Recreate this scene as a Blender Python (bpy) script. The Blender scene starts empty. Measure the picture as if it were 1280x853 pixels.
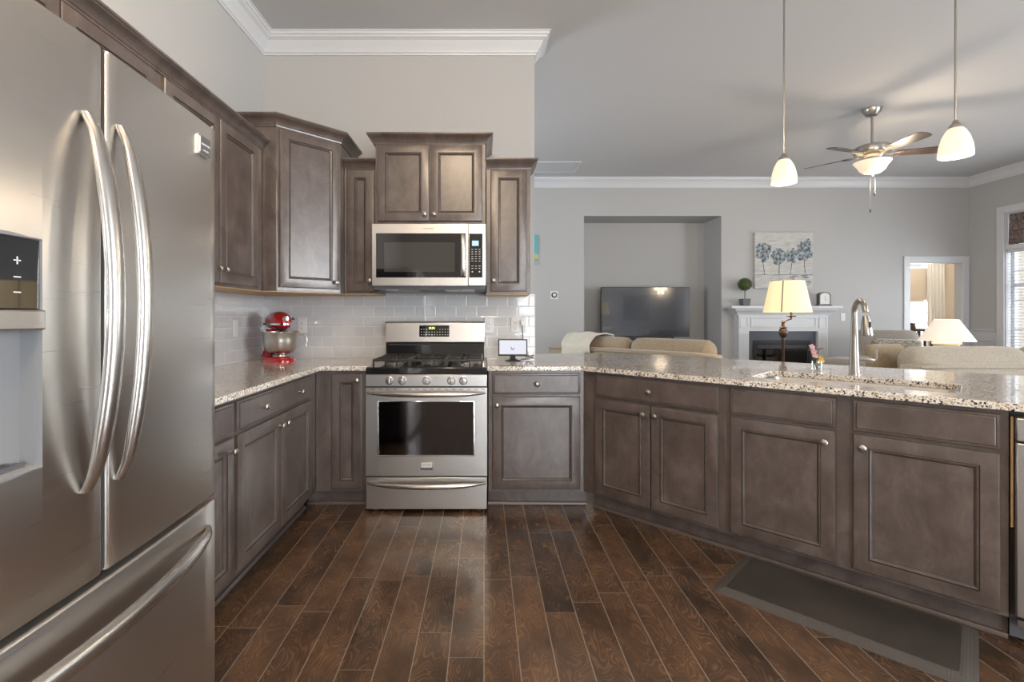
import bpy, bmesh, math, random
from mathutils import Vector, Matrix
random.seed(7)
C = bpy.context.scene.collection
PI = math.pi
def R(a): return math.radians(a)

# ------------------------------------------------------------------ camera
cam_d = bpy.data.cameras.new('camera'); cam = bpy.data.objects.new('camera', cam_d); C.objects.link(cam)
cam.location = (0, 0, 1.235); cam.rotation_euler = (PI/2, 0, 0)
cam_d.sensor_width = 36; cam_d.lens = 615/1280*36
cam_d.shift_x = (640-605)/1280; cam_d.shift_y = -(426.5-395)/1280
cam_d.clip_start = .02
bpy.context.scene.camera = cam
# ------------------------------------------------------------------ world, light, exposure
sc = bpy.context.scene
sc.view_settings.view_transform = 'Standard'; sc.view_settings.look = 'None'
sc.view_settings.exposure = 0.5; sc.view_settings.gamma = 1; sc.view_settings.use_curve_mapping = False
w = bpy.data.worlds.new('sky'); sc.world = w; w.use_nodes = True
w.node_tree.nodes['Background'].inputs[0].default_value = (.86, .93, 1, 1)
w.node_tree.nodes['Background'].inputs[1].default_value = .95
def area(name, loc, rot, sx, sy, p, col=(1,1,1)):
    l = bpy.data.lights.new(name, 'AREA'); l.shape = 'RECTANGLE'; l.size = sx; l.size_y = sy; l.energy = p; l.color = col
    o = bpy.data.objects.new(name, l); C.objects.link(o); o.location = loc; o.rotation_euler = rot; return o
def point(name, loc, p, col=(1,.8,.58), r=.05):
    l = bpy.data.lights.new(name, 'POINT'); l.energy = p; l.color = col; l.shadow_soft_size = r
    o = bpy.data.objects.new(name, l); C.objects.link(o); o.location = loc; return o
DAY = (.89, .945, 1)
area('daylight_patio_door', (1.75, -3.75, 1.35), (R(90), 0, 0), 2.3, 2.4, 175, DAY)        # outside the patio door, facing +Y
area('daylight_side_window', (-1.95, 5.6, 1.7), (R(90), 0, R(-90)), 1.5, 1.7, 75, DAY)      # left of the living room, facing +X
area('daylight_dining_window', (7.85, .2, 1.6), (R(90), 0, R(90)), 3.4, 2.2, 420, DAY)       # outside, facing -X
area('daylight_living_window', (7.85, 5.55, 1.7), (R(90), 0, R(90)), 2.2, 2.2, 125, DAY)
area('daylight_hall_window', (9.1, 10.4, 1.5), (R(-90), 0, 0), 1.0, 1.6, 160, DAY)

# ------------------------------------------------------------------ materials
def mat(name, col=(.5,.5,.5), rough=.5, metal=0, **kw):
    m = bpy.data.materials.new(name); m.use_nodes = True
    b = m.node_tree.nodes['Principled BSDF']
    b.inputs['Base Color'].default_value = (*col, 1); b.inputs['Roughness'].default_value = rough; b.inputs['Metallic'].default_value = metal
    for k, v in kw.items():
        b.inputs[k.replace('_', ' ')].default_value = v
    return m
class NT:
    def __init__(s, m): s.m = m; s.t = m.node_tree; s.b = s.t.nodes['Principled BSDF']
    def n(s, typ, **kw):
        nd = s.t.nodes.new(typ)
        for k, v in kw.items(): setattr(nd, k, v)
        return nd
    def l(s, a, b): s.t.links.new(a, b)
    def math(s, op, a, b=None, c=None):
        nd = s.n('ShaderNodeMath', operation=op)
        for i, v in enumerate((a, b, c)):
            if v is None: continue
            if isinstance(v, (int, float)): nd.inputs[i].default_value = v
            else: s.l(v, nd.inputs[i])
        return nd.outputs[0]
    def noise(s, vec, scale, detail=3, rough=.5, dist=0, out='Fac'):
        nd = s.n('ShaderNodeTexNoise'); nd.inputs['Scale'].default_value = scale; nd.inputs['Detail'].default_value = detail
        nd.inputs['Roughness'].default_value = rough; nd.inputs['Distortion'].default_value = dist
        if vec is not None: s.l(vec, nd.inputs['Vector'])
        return nd.outputs[out]
    def ramp(s, f, stops):
        nd = s.n('ShaderNodeValToRGB'); e = nd.color_ramp.elements
        while len(e) < len(stops): e.new(.5)
        for i, (p, c) in enumerate(stops): e[i].position = p; e[i].color = (*c, 1)
        s.l(f, nd.inputs[0]); return nd.outputs[0]
    def mapv(s, vec, sc=(1,1,1), loc=(0,0,0)):
        nd = s.n('ShaderNodeMapping'); nd.inputs['Scale'].default_value = sc; nd.inputs['Location'].default_value = loc
        s.l(vec, nd.inputs[0]); return nd.outputs[0]
    def obj(s, rnd=False):
        v = s.n('ShaderNodeTexCoord').outputs['Object']
        if rnd:
            r = s.n('ShaderNodeObjectInfo').outputs['Random']
            a = s.n('ShaderNodeVectorMath', operation='ADD'); s.l(v, a.inputs[0])
            c = s.n('ShaderNodeCombineXYZ'); s.l(s.math('MULTIPLY', r, 37.), c.inputs[0]); s.l(s.math('MULTIPLY', r, 11.), c.inputs[2]); s.l(c.outputs[0], a.inputs[1])
            v = a.outputs[0]
        return v
    def pos(s): return s.n('ShaderNodeNewGeometry').outputs['Position']
    def bump(s, h, strength=.3, dist=.002, inv=False):
        nd = s.n('ShaderNodeBump', invert=inv); nd.inputs['Strength'].default_value = strength; nd.inputs['Distance'].default_value = dist
        s.l(h, nd.inputs['Height']); s.l(nd.outputs[0], s.b.inputs['Normal']); return nd
    def col(s, o): s.l(o, s.b.inputs['Base Color'])
    def rgh(s, o): s.l(o, s.b.inputs['Roughness'])

def wood_mat(name, c1, c2, c3, rough=.36, coat=.25):
    m = mat(name, c2, rough); t = NT(m); v = t.obj(True)
    big = t.noise(t.mapv(v, (1.5,1.5,1.0)), 5.5, 6, .68, .5)
    fine = t.noise(t.mapv(v, (40,40,5)), 3, 4, .6)
    f = t.math('ADD', t.math('MULTIPLY', big, .88), t.math('MULTIPLY', fine, .14))
    t.col(t.ramp(f, [(.36,c1),(.52,c2),(.68,c3)])); t.bump(fine, .06, .001)
    t.b.inputs['Coat Weight'].default_value = coat; t.b.inputs['Coat Roughness'].default_value = .3
    return m
M = {}
M['cab'] = wood_mat('stained_maple', (.074,.054,.046), (.110,.084,.073), (.158,.124,.109), .30, .55)
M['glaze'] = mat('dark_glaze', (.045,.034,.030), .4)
M['cabin'] = mat('birch_ply_underside', (.50,.33,.17), .5)
M['ebony'] = mat('toe_dark', (.05,.04,.036), .4)
M['shoe'] = mat('shoe_moulding', (.10,.075,.065), .3)
M['fanblade'] = wood_mat('fan_blade_walnut', (.035,.024,.02), (.06,.04,.032), (.11,.07,.05), .3)
M['railwood'] = wood_mat('rail_wood', (.04,.022,.014), (.07,.04,.026), (.10,.06,.04), .4)
M['tablewood'] = wood_mat('dark_table_wood', (.03,.018,.012), (.055,.033,.022), (.09,.055,.035), .35)

def paint(name, col, rough=.75, bs=.05):
    m = mat(name, col, rough); t = NT(m); t.bump(t.noise(t.pos(), 220, 2), bs, .0006); return m
M['wall'] = paint('wall_paint', (.475,.472,.465)); M['ceil'] = paint('ceiling_paint', (.57,.57,.575), .85)
M['cream'] = paint('cream_paint', (.72,.64,.53)); M['trim'] = paint('white_trim', (.66,.67,.69), .35, .01)
M['wainscot'] = paint('wainscot_white', (.60,.62,.65), .4, .01)

def steel(name, col, rough, metal=1.0, amt=.008):
    m = mat(name, col, rough, metal); t = NT(m)
    n = t.noise(t.mapv(t.obj(), (3,3,420)), 1.0, 3, .6)
    t.rgh(t.math('ADD', t.math('MULTIPLY', n, .12), rough-.06)); t.bump(n, amt, .0004)
    return m
M['steel'] = steel('brushed_stainless', (.66,.635,.60), .30)
M['steel2'] = steel('range_stainless', (.62,.60,.575), .34)
M['handle'] = mat('polished_handle', (.60,.58,.55), .27, 1)
M['nickel'] = mat('satin_nickel', (.47,.44,.40), .30, 1)
M['taupenickel'] = mat('faucet_nickel', (.36,.33,.295), .33, 1)
M['chrome'] = mat('chrome', (.82,.82,.82), .07, 1)
M['bowlsteel'] = mat('brushed_bowl', (.55,.53,.50), .30, 1)
M['black'] = mat('black_enamel', (.012,.012,.013), .12, 0, Coat_Weight=.5)
M['iron'] = mat('cast_iron', (.05,.047,.045), .34, .4)
M['blackplastic'] = mat('black_plastic', (.02,.02,.022), .32)
M['glassblack'] = mat('black_glass', (.006,.006,.007), .04, 0, Coat_Weight=1.0)
M['greyplastic'] = mat('grey_plastic', (.25,.255,.265), .35)
M['darkgrey'] = mat('dark_grey', (.11,.11,.12), .4)
M['white'] = mat('white_plastic', (.72,.72,.71), .35)
M['red'] = mat('red_enamel', (.42,.008,.012), .12, 0, Coat_Weight=1.0, Coat_Roughness=.04)
M['rubber'] = mat('rubber', (.03,.03,.03), .7)
M['bronze'] = mat('oil_rubbed_bronze', (.10,.06,.045), .38, .8)
M['ceramic'] = mat('cream_ceramic', (.78,.70,.56), .25, 0, Coat_Weight=.5)
M['blind'] = mat('blind_slat', (.72,.73,.75), .5)
M['white_cloth'] = mat('sheer_curtain', (.8,.79,.75), .9)
M['leaf'] = mat('green_leaf', (.07,.11,.025), .6)
M['slate'] = mat('slate_tile', (.075,.085,.105), .35)
M['printwhite'] = mat('print_white', (.75,.75,.75), .5)

def emis(name, col, s, base=(.8,.8,.8)):
    m = mat(name, base, .4); b = m.node_tree.nodes['Principled BSDF']
    b.inputs['Emission Color'].default_value = (*col,1); b.inputs['Emission Strength'].default_value = s; return m
M['digits'] = emis('green_digits', (.6,1,.05), 2.5); M['lcd'] = emis('lcd_blue', (.5,.75,1), .7, (.1,.15,.2))
M['shadewarm'] = emis('lamp_shade_lit', (1,.70,.32), .50, (.62,.55,.40))
M['shadewhite'] = emis('lamp_shade_pale', (1,.83,.64), .32, (.8,.76,.7))
M['glow'] = emis('frosted_glass_lit', (1,.76,.50), .42, (.80,.74,.63))
M['glowbright'] = emis('bulb_lit', (1,.84,.62), 9.0, (.9,.85,.75))
def glass(name, tint=(1,1,1), gl=.09, rough=.02):
    m = bpy.data.materials.new(name); m.use_nodes = True; t = m.node_tree; t.nodes.clear()
    o = t.nodes.new('ShaderNodeOutputMaterial'); mx = t.nodes.new('ShaderNodeMixShader'); a = t.nodes.new('ShaderNodeBsdfTransparent'); g = t.nodes.new('ShaderNodeBsdfGlossy')
    a.inputs[0].default_value = (*tint,1); g.inputs['Roughness'].default_value = rough; mx.inputs[0].default_value = gl
    t.links.new(a.outputs[0], mx.inputs[1]); t.links.new(g.outputs[0], mx.inputs[2]); t.links.new(mx.outputs[0], o.inputs[0]); return m
M['pane'] = glass('window_pane'); M['vase'] = glass('clear_glass', (.93,.96,.95), .16); M['ovenglass'] = glass('oven_glass', (.25,.24,.25), .12)

# granite
m = M['granite'] = mat('speckled_granite', (.6,.55,.48), .10, 0, Coat_Weight=.4, Coat_Roughness=.03); t = NT(m); v = t.pos()
def vor(scale, out='Color', rnd=1.0):
    nd = t.n('ShaderNodeTexVoronoi'); nd.inputs['Scale'].default_value = scale; nd.inputs['Randomness'].default_value = rnd
    wv = t.n('ShaderNodeVectorMath', operation='ADD'); t.l(v, wv.inputs[0])
    ns = t.n('ShaderNodeVectorMath', operation='SCALE'); t.l(t.noise(v, 120, 2, .5, 0, 'Color'), ns.inputs[0]); ns.inputs['Scale'].default_value = .008
    t.l(ns.outputs[0], wv.inputs[1]); t.l(wv.outputs[0], nd.inputs['Vector']); return nd.outputs[out]
sep = t.n('ShaderNodeSeparateColor'); t.l(vor(150), sep.inputs[0])
base = t.ramp(sep.outputs[0], [(0,(.035,.03,.03)),(.10,(.12,.10,.09)),(.125,(.45,.40,.35)),(.24,(.70,.59,.46)),(.42,(.82,.74,.64)),(.72,(.88,.84,.78)),(1,(.90,.88,.85))])
base_nd = base.node; base_nd.color_ramp.interpolation = 'CONSTANT'
sep2 = t.n('ShaderNodeSeparateColor'); t.l(vor(330), sep2.inputs[0])
mx = t.n('ShaderNodeMix', data_type='RGBA'); t.l(t.math('GREATER_THAN', sep2.outputs[0], .90), mx.inputs['Factor']); t.l(base, mx.inputs['A']); mx.inputs['B'].default_value = (.06,.05,.05,1)
t.col(mx.outputs['Result'])

# backsplash tile: bricks .1575 x .0773
m = M['tile'] = mat('subway_tile', (.6,.6,.62), .06, 0, Coat_Weight=.3); t = NT(m)
sp = t.n('ShaderNodeSeparateXYZ'); t.l(t.pos(), sp.inputs[0]); cb = t.n('ShaderNodeCombineXYZ')
t.l(t.math('ADD', t.math('ADD', sp.outputs[0], sp.outputs[1]), -3.77+1.635+.1575*20), cb.inputs[0]); t.l(t.math('ADD', sp.outputs[2], -.999+.0773*10), cb.inputs[1])
br = t.n('ShaderNodeTexBrick', offset=.5, offset_frequency=2); t.l(cb.outputs[0], br.inputs['Vector'])
br.inputs['Scale'].default_value = 1; br.inputs['Brick Width'].default_value = .1575; br.inputs['Row Height'].default_value = .0773
br.inputs['Mortar Size'].default_value = .0022; br.inputs['Mortar Smooth'].default_value = .1
br.inputs['Color1'].default_value = (.58,.585,.595,1); br.inputs['Color2'].default_value = (.62,.625,.63,1); br.inputs['Mortar'].default_value = (.72,.72,.72,1)
t.col(br.outputs['Color'])
br2 = t.n('ShaderNodeTexBrick', offset=.5, offset_frequency=2); t.l(cb.outputs[0], br2.inputs['Vector'])
for k, q in (('Scale',1),('Brick Width',.1575),('Row Height',.0773),('Mortar Size',.007),('Mortar Smooth',1.0)): br2.inputs[k].default_value = q
hh = t.math('ADD', t.math('MULTIPLY', t.noise(t.pos(), 9, 1), .9), t.math('MULTIPLY', t.math('SUBTRACT', 1, br2.outputs['Fac']), 1.0))
t.bump(hh, .35, .0025)
t.rgh(t.math('ADD', t.math('MULTIPLY', br.outputs['Fac'], .5), .06))

# hardwood planks along Y
m = M['floor'] = mat('hickory_planks', (.1,.06,.04), .28, 0, Coat_Weight=.25, Coat_Roughness=.14); t = NT(m)
sp = t.n('ShaderNodeSeparateXYZ'); t.l(t.pos(), sp.inputs[0])
def wn(a, b=None):
    nd = t.n('ShaderNodeTexWhiteNoise', noise_dimensions='2D'); c = t.n('ShaderNodeCombineXYZ'); t.l(a, c.inputs[0])
    if b is not None: t.l(b, c.inputs[1])
    t.l(c.outputs[0], nd.inputs['Vector']); return nd.outputs['Value']
u = t.math('DIVIDE', t.math('ADD', sp.outputs[0], 20*.127+.127), .127); row = t.math('FLOOR', u); fu = t.math('FRACT', u)
vv = t.math('ADD', t.math('DIVIDE', sp.outputs[1], t.math('ADD', .55, t.math('MULTIPLY', wn(row), .55))), t.math('MULTIPLY', wn(row), 17.3))
pc = t.math('FLOOR', vv); fv = t.math('FRACT', vv)
rid = wn(row, pc)
c3 = t.n('ShaderNodeCombineXYZ'); t.l(t.math('ADD', t.math('MULTIPLY', sp.outputs[0], 7.0), t.math('MULTIPLY', rid, 40.)), c3.inputs[0]); t.l(t.math('MULTIPLY', sp.outputs[1], 2.6), c3.inputs[1]); t.l(t.math('MULTIPLY', rid, 9.), c3.inputs[2])
g = t.noise(c3.outputs[0], 1.3, 2, .5, .5)
rings = t.math('ABSOLUTE', t.math('SUBTRACT', t.math('FRACT', t.math('MULTIPLY', g, 22.)), .5))
ringm = t.math('SMOOTH_MIN', t.math('MULTIPLY', rings, 4.2), 1.0, .2)
blotch = t.noise(t.mapv(c3.outputs[0], (.6,1.,1)), 1.6, 3, .55)
tone = t.math('ADD', t.math('MULTIPLY', rid, .26), t.math('MULTIPLY', blotch, .74))
colr = t.ramp(tone, [(.28,(.042,.027,.019)),(.50,(.088,.052,.033)),(.76,(.146,.086,.051))])
mx = t.n('ShaderNodeMix', data_type='RGBA'); t.l(t.math('MULTIPLY', t.math('SUBTRACT', 1.0, ringm), t.math('MULTIPLY', t.math('SMOOTH_MAX', t.math('SUBTRACT', blotch, .36), 0.0, .1), 2.1)), mx.inputs['Factor']); t.l(colr, mx.inputs['A']); mx.inputs['B'].default_value = (.30,.155,.07,1)
lu = t.math('GREATER_THAN', t.math('ABSOLUTE', t.math('SUBTRACT', fu, .5)), .484)
lv = t.math('GREATER_THAN', t.math('ABSOLUTE', t.math('SUBTRACT', fv, .5)), .4985)
ln = t.math('MAXIMUM', lu, lv)
mx2 = t.n('ShaderNodeMix', data_type='RGBA'); t.l(ln, mx2.inputs['Factor']); t.l(mx.outputs['Result'], mx2.inputs['A']); mx2.inputs['B'].default_value = (.27,.22,.175,1)
t.col(mx2.outputs['Result']); t.rgh(t.math('ADD', t.math('MULTIPLY', blotch, .14), .15))
t.bump(t.math('ADD', t.math('MULTIPLY', ln, -1.0), t.math('MULTIPLY', t.noise(t.mapv(t.pos(), (30,3,1)), 3, 3), .35)), .25, .0015)

def fabric(name, c1, c2, sc_=60, rough=.95, bs=.4):
    m = mat(name, c1, rough); t = NT(m); n = t.noise(t.obj(True), sc_, 5, .7)
    t.col(t.ramp(n, [(.35,c1),(.65,c2)])); t.bump(n, bs, .004); t.b.inputs['Sheen Weight'].default_value = .3; return m
M['sofatan'] = fabric('tan_chenille', (.28,.22,.145), (.40,.32,.22)); M['sofagrey'] = fabric('stone_chenille', (.36,.315,.25), (.47,.42,.345))
M['chairgrey'] = fabric('taupe_upholstery', (.30,.275,.24), (.38,.35,.31)); M['throw'] = fabric('cream_throw', (.60,.55,.46), (.72,.67,.58), 90)
M['gold'] = fabric('gold_pillow', (.30,.18,.075), (.42,.27,.12)); M['paisley'] = fabric('patterned_pillow', (.10,.09,.08), (.62,.58,.50), 38, .9, .1)
M['brownc'] = fabric('brown_pillow', (.20,.13,.08), (.36,.25,.16)); M['valance'] = fabric('brown_valance', (.05,.035,.03), (.28,.21,.18), 26, .7, .2)
# mat rubber: woven dimples
m = M['matrubber'] = mat('mat_rubber', (.045,.042,.040), .55); t = NT(m); vo = t.n('ShaderNodeTexVoronoi'); vo.inputs['Scale'].default_value = 160; vo.inputs['Randomness'].default_value = 0
t.l(t.obj(), vo.inputs['Vector']); t.bump(vo.outputs['Distance'], .6, .002); n = t.noise(t.obj(), 3, 3); t.col(t.ramp(n, [(.3,(.036,.032,.029)),(.7,(.072,.062,.054))]))
m = M['matedge'] = mat('mat_edge', (.105,.096,.088), .34); t = NT(m); vo = t.n('ShaderNodeTexVoronoi'); vo.inputs['Scale'].default_value = 110; vo.inputs['Randomness'].default_value = 0
t.l(t.obj(), vo.inputs['Vector']); t.bump(vo.outputs['Distance'], .7, .003)
# canvas backdrop
m = M['canvas'] = mat('canvas', (.5,.5,.48), .8); t = NT(m); n = t.noise(t.mapv(t.obj(), (3,1,14)), 2, 5, .7)
t.col(t.ramp(n, [(.3,(.42,.42,.41)),(.5,(.55,.54,.51)),(.7,(.64,.64,.62))])); t.bump(n, .4, .004)
m = M['foliage_paint'] = mat('foliage_paint', (.3,.35,.4), .7); t = NT(m); n = t.noise(t.obj(), 20, 5, .8); t.col(t.ramp(n, [(.40,(.03,.038,.045)),(.47,(.14,.17,.19)),(.54,(.34,.38,.40)),(.64,(.52,.54,.55))])); t.bump(n, .5, .004)
m = M['stroke'] = mat('dark_stroke', (.08,.10,.10), .7)
m = M['outart'] = mat('multicolour_art', (.3,.4,.5), .6); t = NT(m); sp = t.n('ShaderNodeSeparateXYZ'); t.l(t.obj(), sp.inputs[0]); t.col(t.ramp(t.math('ADD', t.math('MULTIPLY', sp.outputs[2], 2.2), .5), [(0,(.05,.03,.06)),(.3,(.10,.14,.38)),(.55,(.35,.42,.60)),(.66,(.25,.4,.12)),(.74,(.7,.6,.2)),(.9,(.12,.45,.5))]))

# ------------------------------------------------------------------ mesh builder
OFF = {}
class MB:
    def __init__(s): s.v = []; s.f = []; s.mi = []; s.cur = 0; s.X = Matrix.Identity(4)
    def av(s, p): s.v.append(tuple(s.X @ Vector(p))); return len(s.v)-1
    def af(s, idx): s.f.append(tuple(idx)); s.mi.append(s.cur)
    def box(s, x0,y0,z0,x1,y1,z1):
        i = [s.av(p) for p in ((x0,y0,z0),(x1,y0,z0),(x1,y1,z0),(x0,y1,z0),(x0,y0,z1),(x1,y0,z1),(x1,y1,z1),(x0,y1,z1))]
        for q in ((0,3,2,1),(4,5,6,7),(0,1,5,4),(1,2,6,5),(2,3,7,6),(3,0,4,7)): s.af([i[k] for k in q])
        return s
    def prism(s, poly, z0, z1):
        n = len(poly); a = [s.av((x,y,z0)) for x,y in poly]; b = [s.av((x,y,z1)) for x,y in poly]
        s.af(a[::-1]); s.af(b)
        for k in range(n): s.af((a[k], a[(k+1)%n], b[(k+1)%n], b[k]))
        return s
    def loft(s, rings, cap=True, closed=True):
        L = [[s.av(p) for p in r] for r in rings]
        for a, b in zip(L, L[1:]):
            n = len(a)
            for k in range(n if closed else n-1): s.af((a[k], a[(k+1)%n], b[(k+1)%n], b[k]))
        if cap: s.af(L[0][::-1]); s.af(L[-1])
        return s
    def lathe(s, prof, c=(0,0,0), n=24, ax='z', cap=True, sx=1, sy=1):
        rings = []
        for r, h in prof:
            ring = []
            for k in range(n):
                a = 2*PI*k/n; p, q = r*math.cos(a)*sx, r*math.sin(a)*sy
                if ax == 'z': ring.append((c[0]+p, c[1]+q, c[2]+h))
                elif ax == 'y': ring.append((c[0]+p, c[1]+h, c[2]-q))
                else: ring.append((c[0]+h, c[1]+p, c[2]+q))
            rings.append(ring)
        return s.loft(rings, cap)
    def tube(s, pts, r, n=12, cap=True, flat=1.0, up=None):
        pts = [Vector(p) for p in pts]; rr = r if isinstance(r, (list, tuple)) else [r]*len(pts)
        rings = []; prev = None
        for k, p in enumerate(pts):
            t = (pts[min(k+1, len(pts)-1)] - pts[max(k-1, 0)]).normalized()
            if prev is None:
                prev = Vector(up) if up else (Vector((0,0,1)) if abs(t.z) < .9 else Vector((1,0,0)))
            nrm = (prev - t*prev.dot(t)).normalized(); prev = nrm; bn = t.cross(nrm)
            rings.append([tuple(p + nrm*rr[k]*flat*math.cos(2*PI*j/n) + bn*rr[k]*math.sin(2*PI*j/n)) for j in range(n)])
        return s.loft(rings, cap)
    def rect_rings(s, x0, z0, x1, z1, prof, back=True, dark=()):
        """framed panel facing -y: prof = list of (inset, y)"""
        rings = []
        for ins, y in prof:
            rings.append([(x0+ins,y,z0+ins),(x1-ins,y,z0+ins),(x1-ins,y,z1-ins),(x0+ins,y,z1-ins)])
        L = [[s.av(p) for p in r] for r in rings]
        for i_, (a, b) in enumerate(zip(L, L[1:])):
            s.cur = 1 if i_ in dark else 0
            for k in range(4): s.af((a[k], a[(k+1)%4], b[(k+1)%4], b[k]))
        s.cur = 0
        s.af(L[-1]); 
        if back: s.af(L[0][::-1])
        return s
    def sweep(s, prof, path, closed=False, side=1, cap=True):
        """prof = closed list of (out, z); path plan points; out to the right of travel * side"""
        P = [Vector((x,y)) for x,y in path]; n = len(P); rings = []
        for k in range(n):
            d0 = (P[k]-P[k-1]).normalized() if (closed or k > 0) else None
            d1 = (P[(k+1)%n]-P[k]).normalized() if (closed or k < n-1) else None
            if d0 is None: d0 = d1
            if d1 is None: d1 = d0
            n0 = Vector((d0.y,-d0.x))*side; n1 = Vector((d1.y,-d1.x))*side
            mdir = n0+n1
            mdir = mdir/ (mdir.dot(n0)) if abs(mdir.dot(n0)) > 1e-6 else n0
            rings.append([(P[k].x+mdir.x*o, P[k].y+mdir.y*o, z) for o, z in prof])
        if closed: rings.append(rings[0])
        return s.loft(rings, cap and not closed)
    def cushion(s, c, size, r=.05, puff=0, n=8):
        sx, sy, sz = [q/2 for q in size]; r = min(r, sx, sy, sz)
        G = {}
        def pt(i,j,k):
            key = (i,j,k)
            if key in G: return G[key]
            u = Vector((2*i/n-1, 2*j/n-1, 2*k/n-1))
            q = Vector((u.x*sx, u.y*sy, u.z*sz)); inner = Vector((max(-sx+r, min(sx-r, q.x)), max(-sy+r, min(sy-r, q.y)), max(-sz+r, min(sz-r, q.z))))
            d = q-inner
            if d.length > 1e-9: q = inner + d.normalized()*r
            dims = [sx, sy, sz]; a = dims.index(min(dims)); o = [b for b in range(3) if b != a]
            f = 1 + puff*(1-u[o[0]]**2)*(1-u[o[1]]**2) - puff*.35*(max(abs(u[o[0]]),abs(u[o[1]]))**4)
            q[a] *= f
            G[key] = s.av((c[0]+q.x, c[1]+q.y, c[2]+q.z)); return G[key]
        for i in range(n):
            for j in range(n):
                s.af((pt(i,j,0),pt(i,j+1,0),pt(i+1,j+1,0),pt(i+1,j,0))); s.af((pt(i,j,n),pt(i+1,j,n),pt(i+1,j+1,n),pt(i,j+1,n)))
                s.af((pt(i,0,j),pt(i+1,0,j),pt(i+1,0,j+1),pt(i,0,j+1))); s.af((pt(i,n,j),pt(i,n,j+1),pt(i+1,n,j+1),pt(i+1,n,j)))
                s.af((pt(0,i,j),pt(0,i,j+1),pt(0,i+1,j+1),pt(0,i+1,j))); s.af((pt(n,i,j),pt(n,i+1,j),pt(n,i+1,j+1),pt(n,i,j+1)))
        return s
    def build(s, name, ms, parent=None, bev=0, smooth=True, label=None, seg=2, ang=35, origin='c', sub=0):
        V = [Vector(p) for p in s.v]
        lo = Vector([min(p[i] for p in V) for i in range(3)]); hi = Vector([max(p[i] for p in V) for i in range(3)])
        c = (lo+hi)/2
        if parent is None: c.z = lo.z
        me = bpy.data.meshes.new(name); me.from_pydata([p-c for p in V], [], s.f)
        for mm in (ms if isinstance(ms, (list,tuple)) else [ms]): me.materials.append(M[mm] if isinstance(mm,str) else mm)
        for p, k in zip(me.polygons, s.mi): p.material_index = k
        bm = bmesh.new(); bm.from_mesh(me); bmesh.ops.recalc_face_normals(bm, faces=bm.faces); bm.to_mesh(me); bm.free()
        me.validate()
        if smooth:
            me.shade_smooth(); me.set_sharp_from_angle(angle=R(ang))
        o = bpy.data.objects.new(name, me); C.objects.link(o)
        po = OFF.get(parent.name, Vector()) if parent else Vector()
        o.location = c - po
        if parent: o.parent = parent
        OFF[o.name] = c
        if bev:
            b = o.modifiers.new('bevel', 'BEVEL'); b.width = bev; b.segments = seg; b.limit_method = 'ANGLE'; b.angle_limit = R(30)
        if sub:
            b = o.modifiers.new('subd', 'SUBSURF'); b.levels = sub; b.render_levels = sub
        if label: o['label'] = label
        return o
def tag(o, label, cat, group=None):
    o['label'] = label; o['category'] = cat
    if group: o['group'] = group
    return o
def thing(name, label, cat, loc=(0,0,0), rz=0, group=None):
    o = bpy.data.objects.new(name, None); C.objects.link(o); o.location = loc; o.rotation_euler = (0,0,rz); o.empty_display_size = .1
    OFF[o.name] = Vector(); return tag(o, label, cat, group)
def struct(mb, name, ms, **kw):
    o = mb.build(name, ms, **kw); o['kind'] = 'structure'; return o
def text(name, body, size, ms, parent, loc, rot, ext=.0008, label=None, align='CENTER'):
    cu = bpy.data.curves.new(name, 'FONT'); cu.body = body; cu.size = size; cu.align_x = align; cu.align_y = 'CENTER'; cu.extrude = ext; cu.resolution_u = 2
    tmp = bpy.data.objects.new(name+'_tmp', cu); C.objects.link(tmp)
    dg = bpy.context.evaluated_depsgraph_get(); me = bpy.data.meshes.new_from_object(tmp.evaluated_get(dg)); bpy.data.objects.remove(tmp)
    me.name = name; me.materials.clear(); me.materials.append(M[ms])
    me.transform(Matrix.Translation(loc) @ rot.to_4x4())
    V = [v.co for v in me.vertices]; c = Vector([(min(p[i] for p in V)+max(p[i] for p in V))/2 for i in range(3)])
    me.transform(Matrix.Translation(-c))
    o = bpy.data.objects.new(name, me); C.objects.link(o); o.parent = parent; o.location = c - OFF.get(parent.name, Vector()); OFF[o.name] = c
    if label: o['label'] = label
    return o
FRONT = Matrix.Rotation(PI/2, 3, 'X')      # text that faces -y

# ------------------------------------------------------------------ room
CZ = 3.37; XL = -1.69; XR = 7.54; YB = 3.77; YF = 7.65; YN = -3.5
struct(MB().box(XL-.15, YN-.15, -.12, XR+.15, YF+.12, 0), 'floor', 'floor')
struct(MB().box(XL-.15, YN-.15, CZ, XR+.15, YF+.75, CZ+.12), 'ceiling', 'ceil')
struct(MB().box(XL, YB, 0, .386, YB+.13, CZ), 'wall_kitchen', 'wall')
# far wall: niche X 1.555..3.69 to z 2.79, doorway X 6.61..7.44 to z 2.07
b = MB(); b.box(XL, YF, 0, 1.555, YF+.12, CZ); b.box(1.555, YF, 2.79, 3.69, YF+.12, CZ); b.box(3.69, YF, 0, 6.61, YF+.12, CZ); b.box(6.61, YF, 2.07, 7.44, YF+.12, CZ); b.box(7.44, YF, 0, XR, YF+.12, CZ)
b.box(1.435, YF+.12, 0, 1.555, YF+.72, 2.91); b.box(3.69, YF+.12, 0, 3.81, YF+.72, 2.91); b.box(1.555, YF+.6, 0, 3.69, YF+.72, 2.91); b.box(1.555, YF+.12, 2.79, 3.69, YF+.6, 2.91)
struct(b, 'wall_back', 'wall')
struct(MB().box(1.555, YF, -.12, 3.69, YF+.6, 0), 'floor_niche', 'floor')
def wall_with_holes(a0, a1, z1, holes, f):
    xs = a0
    for (h0, h1, z0, zt) in sorted(holes):
        f(xs, h0, 0, z1)
        if z0 > 0: f(h0, h1, 0, z0)
        f(h0, h1, zt, z1); xs = h1
    f(xs, a1, 0, z1)
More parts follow.
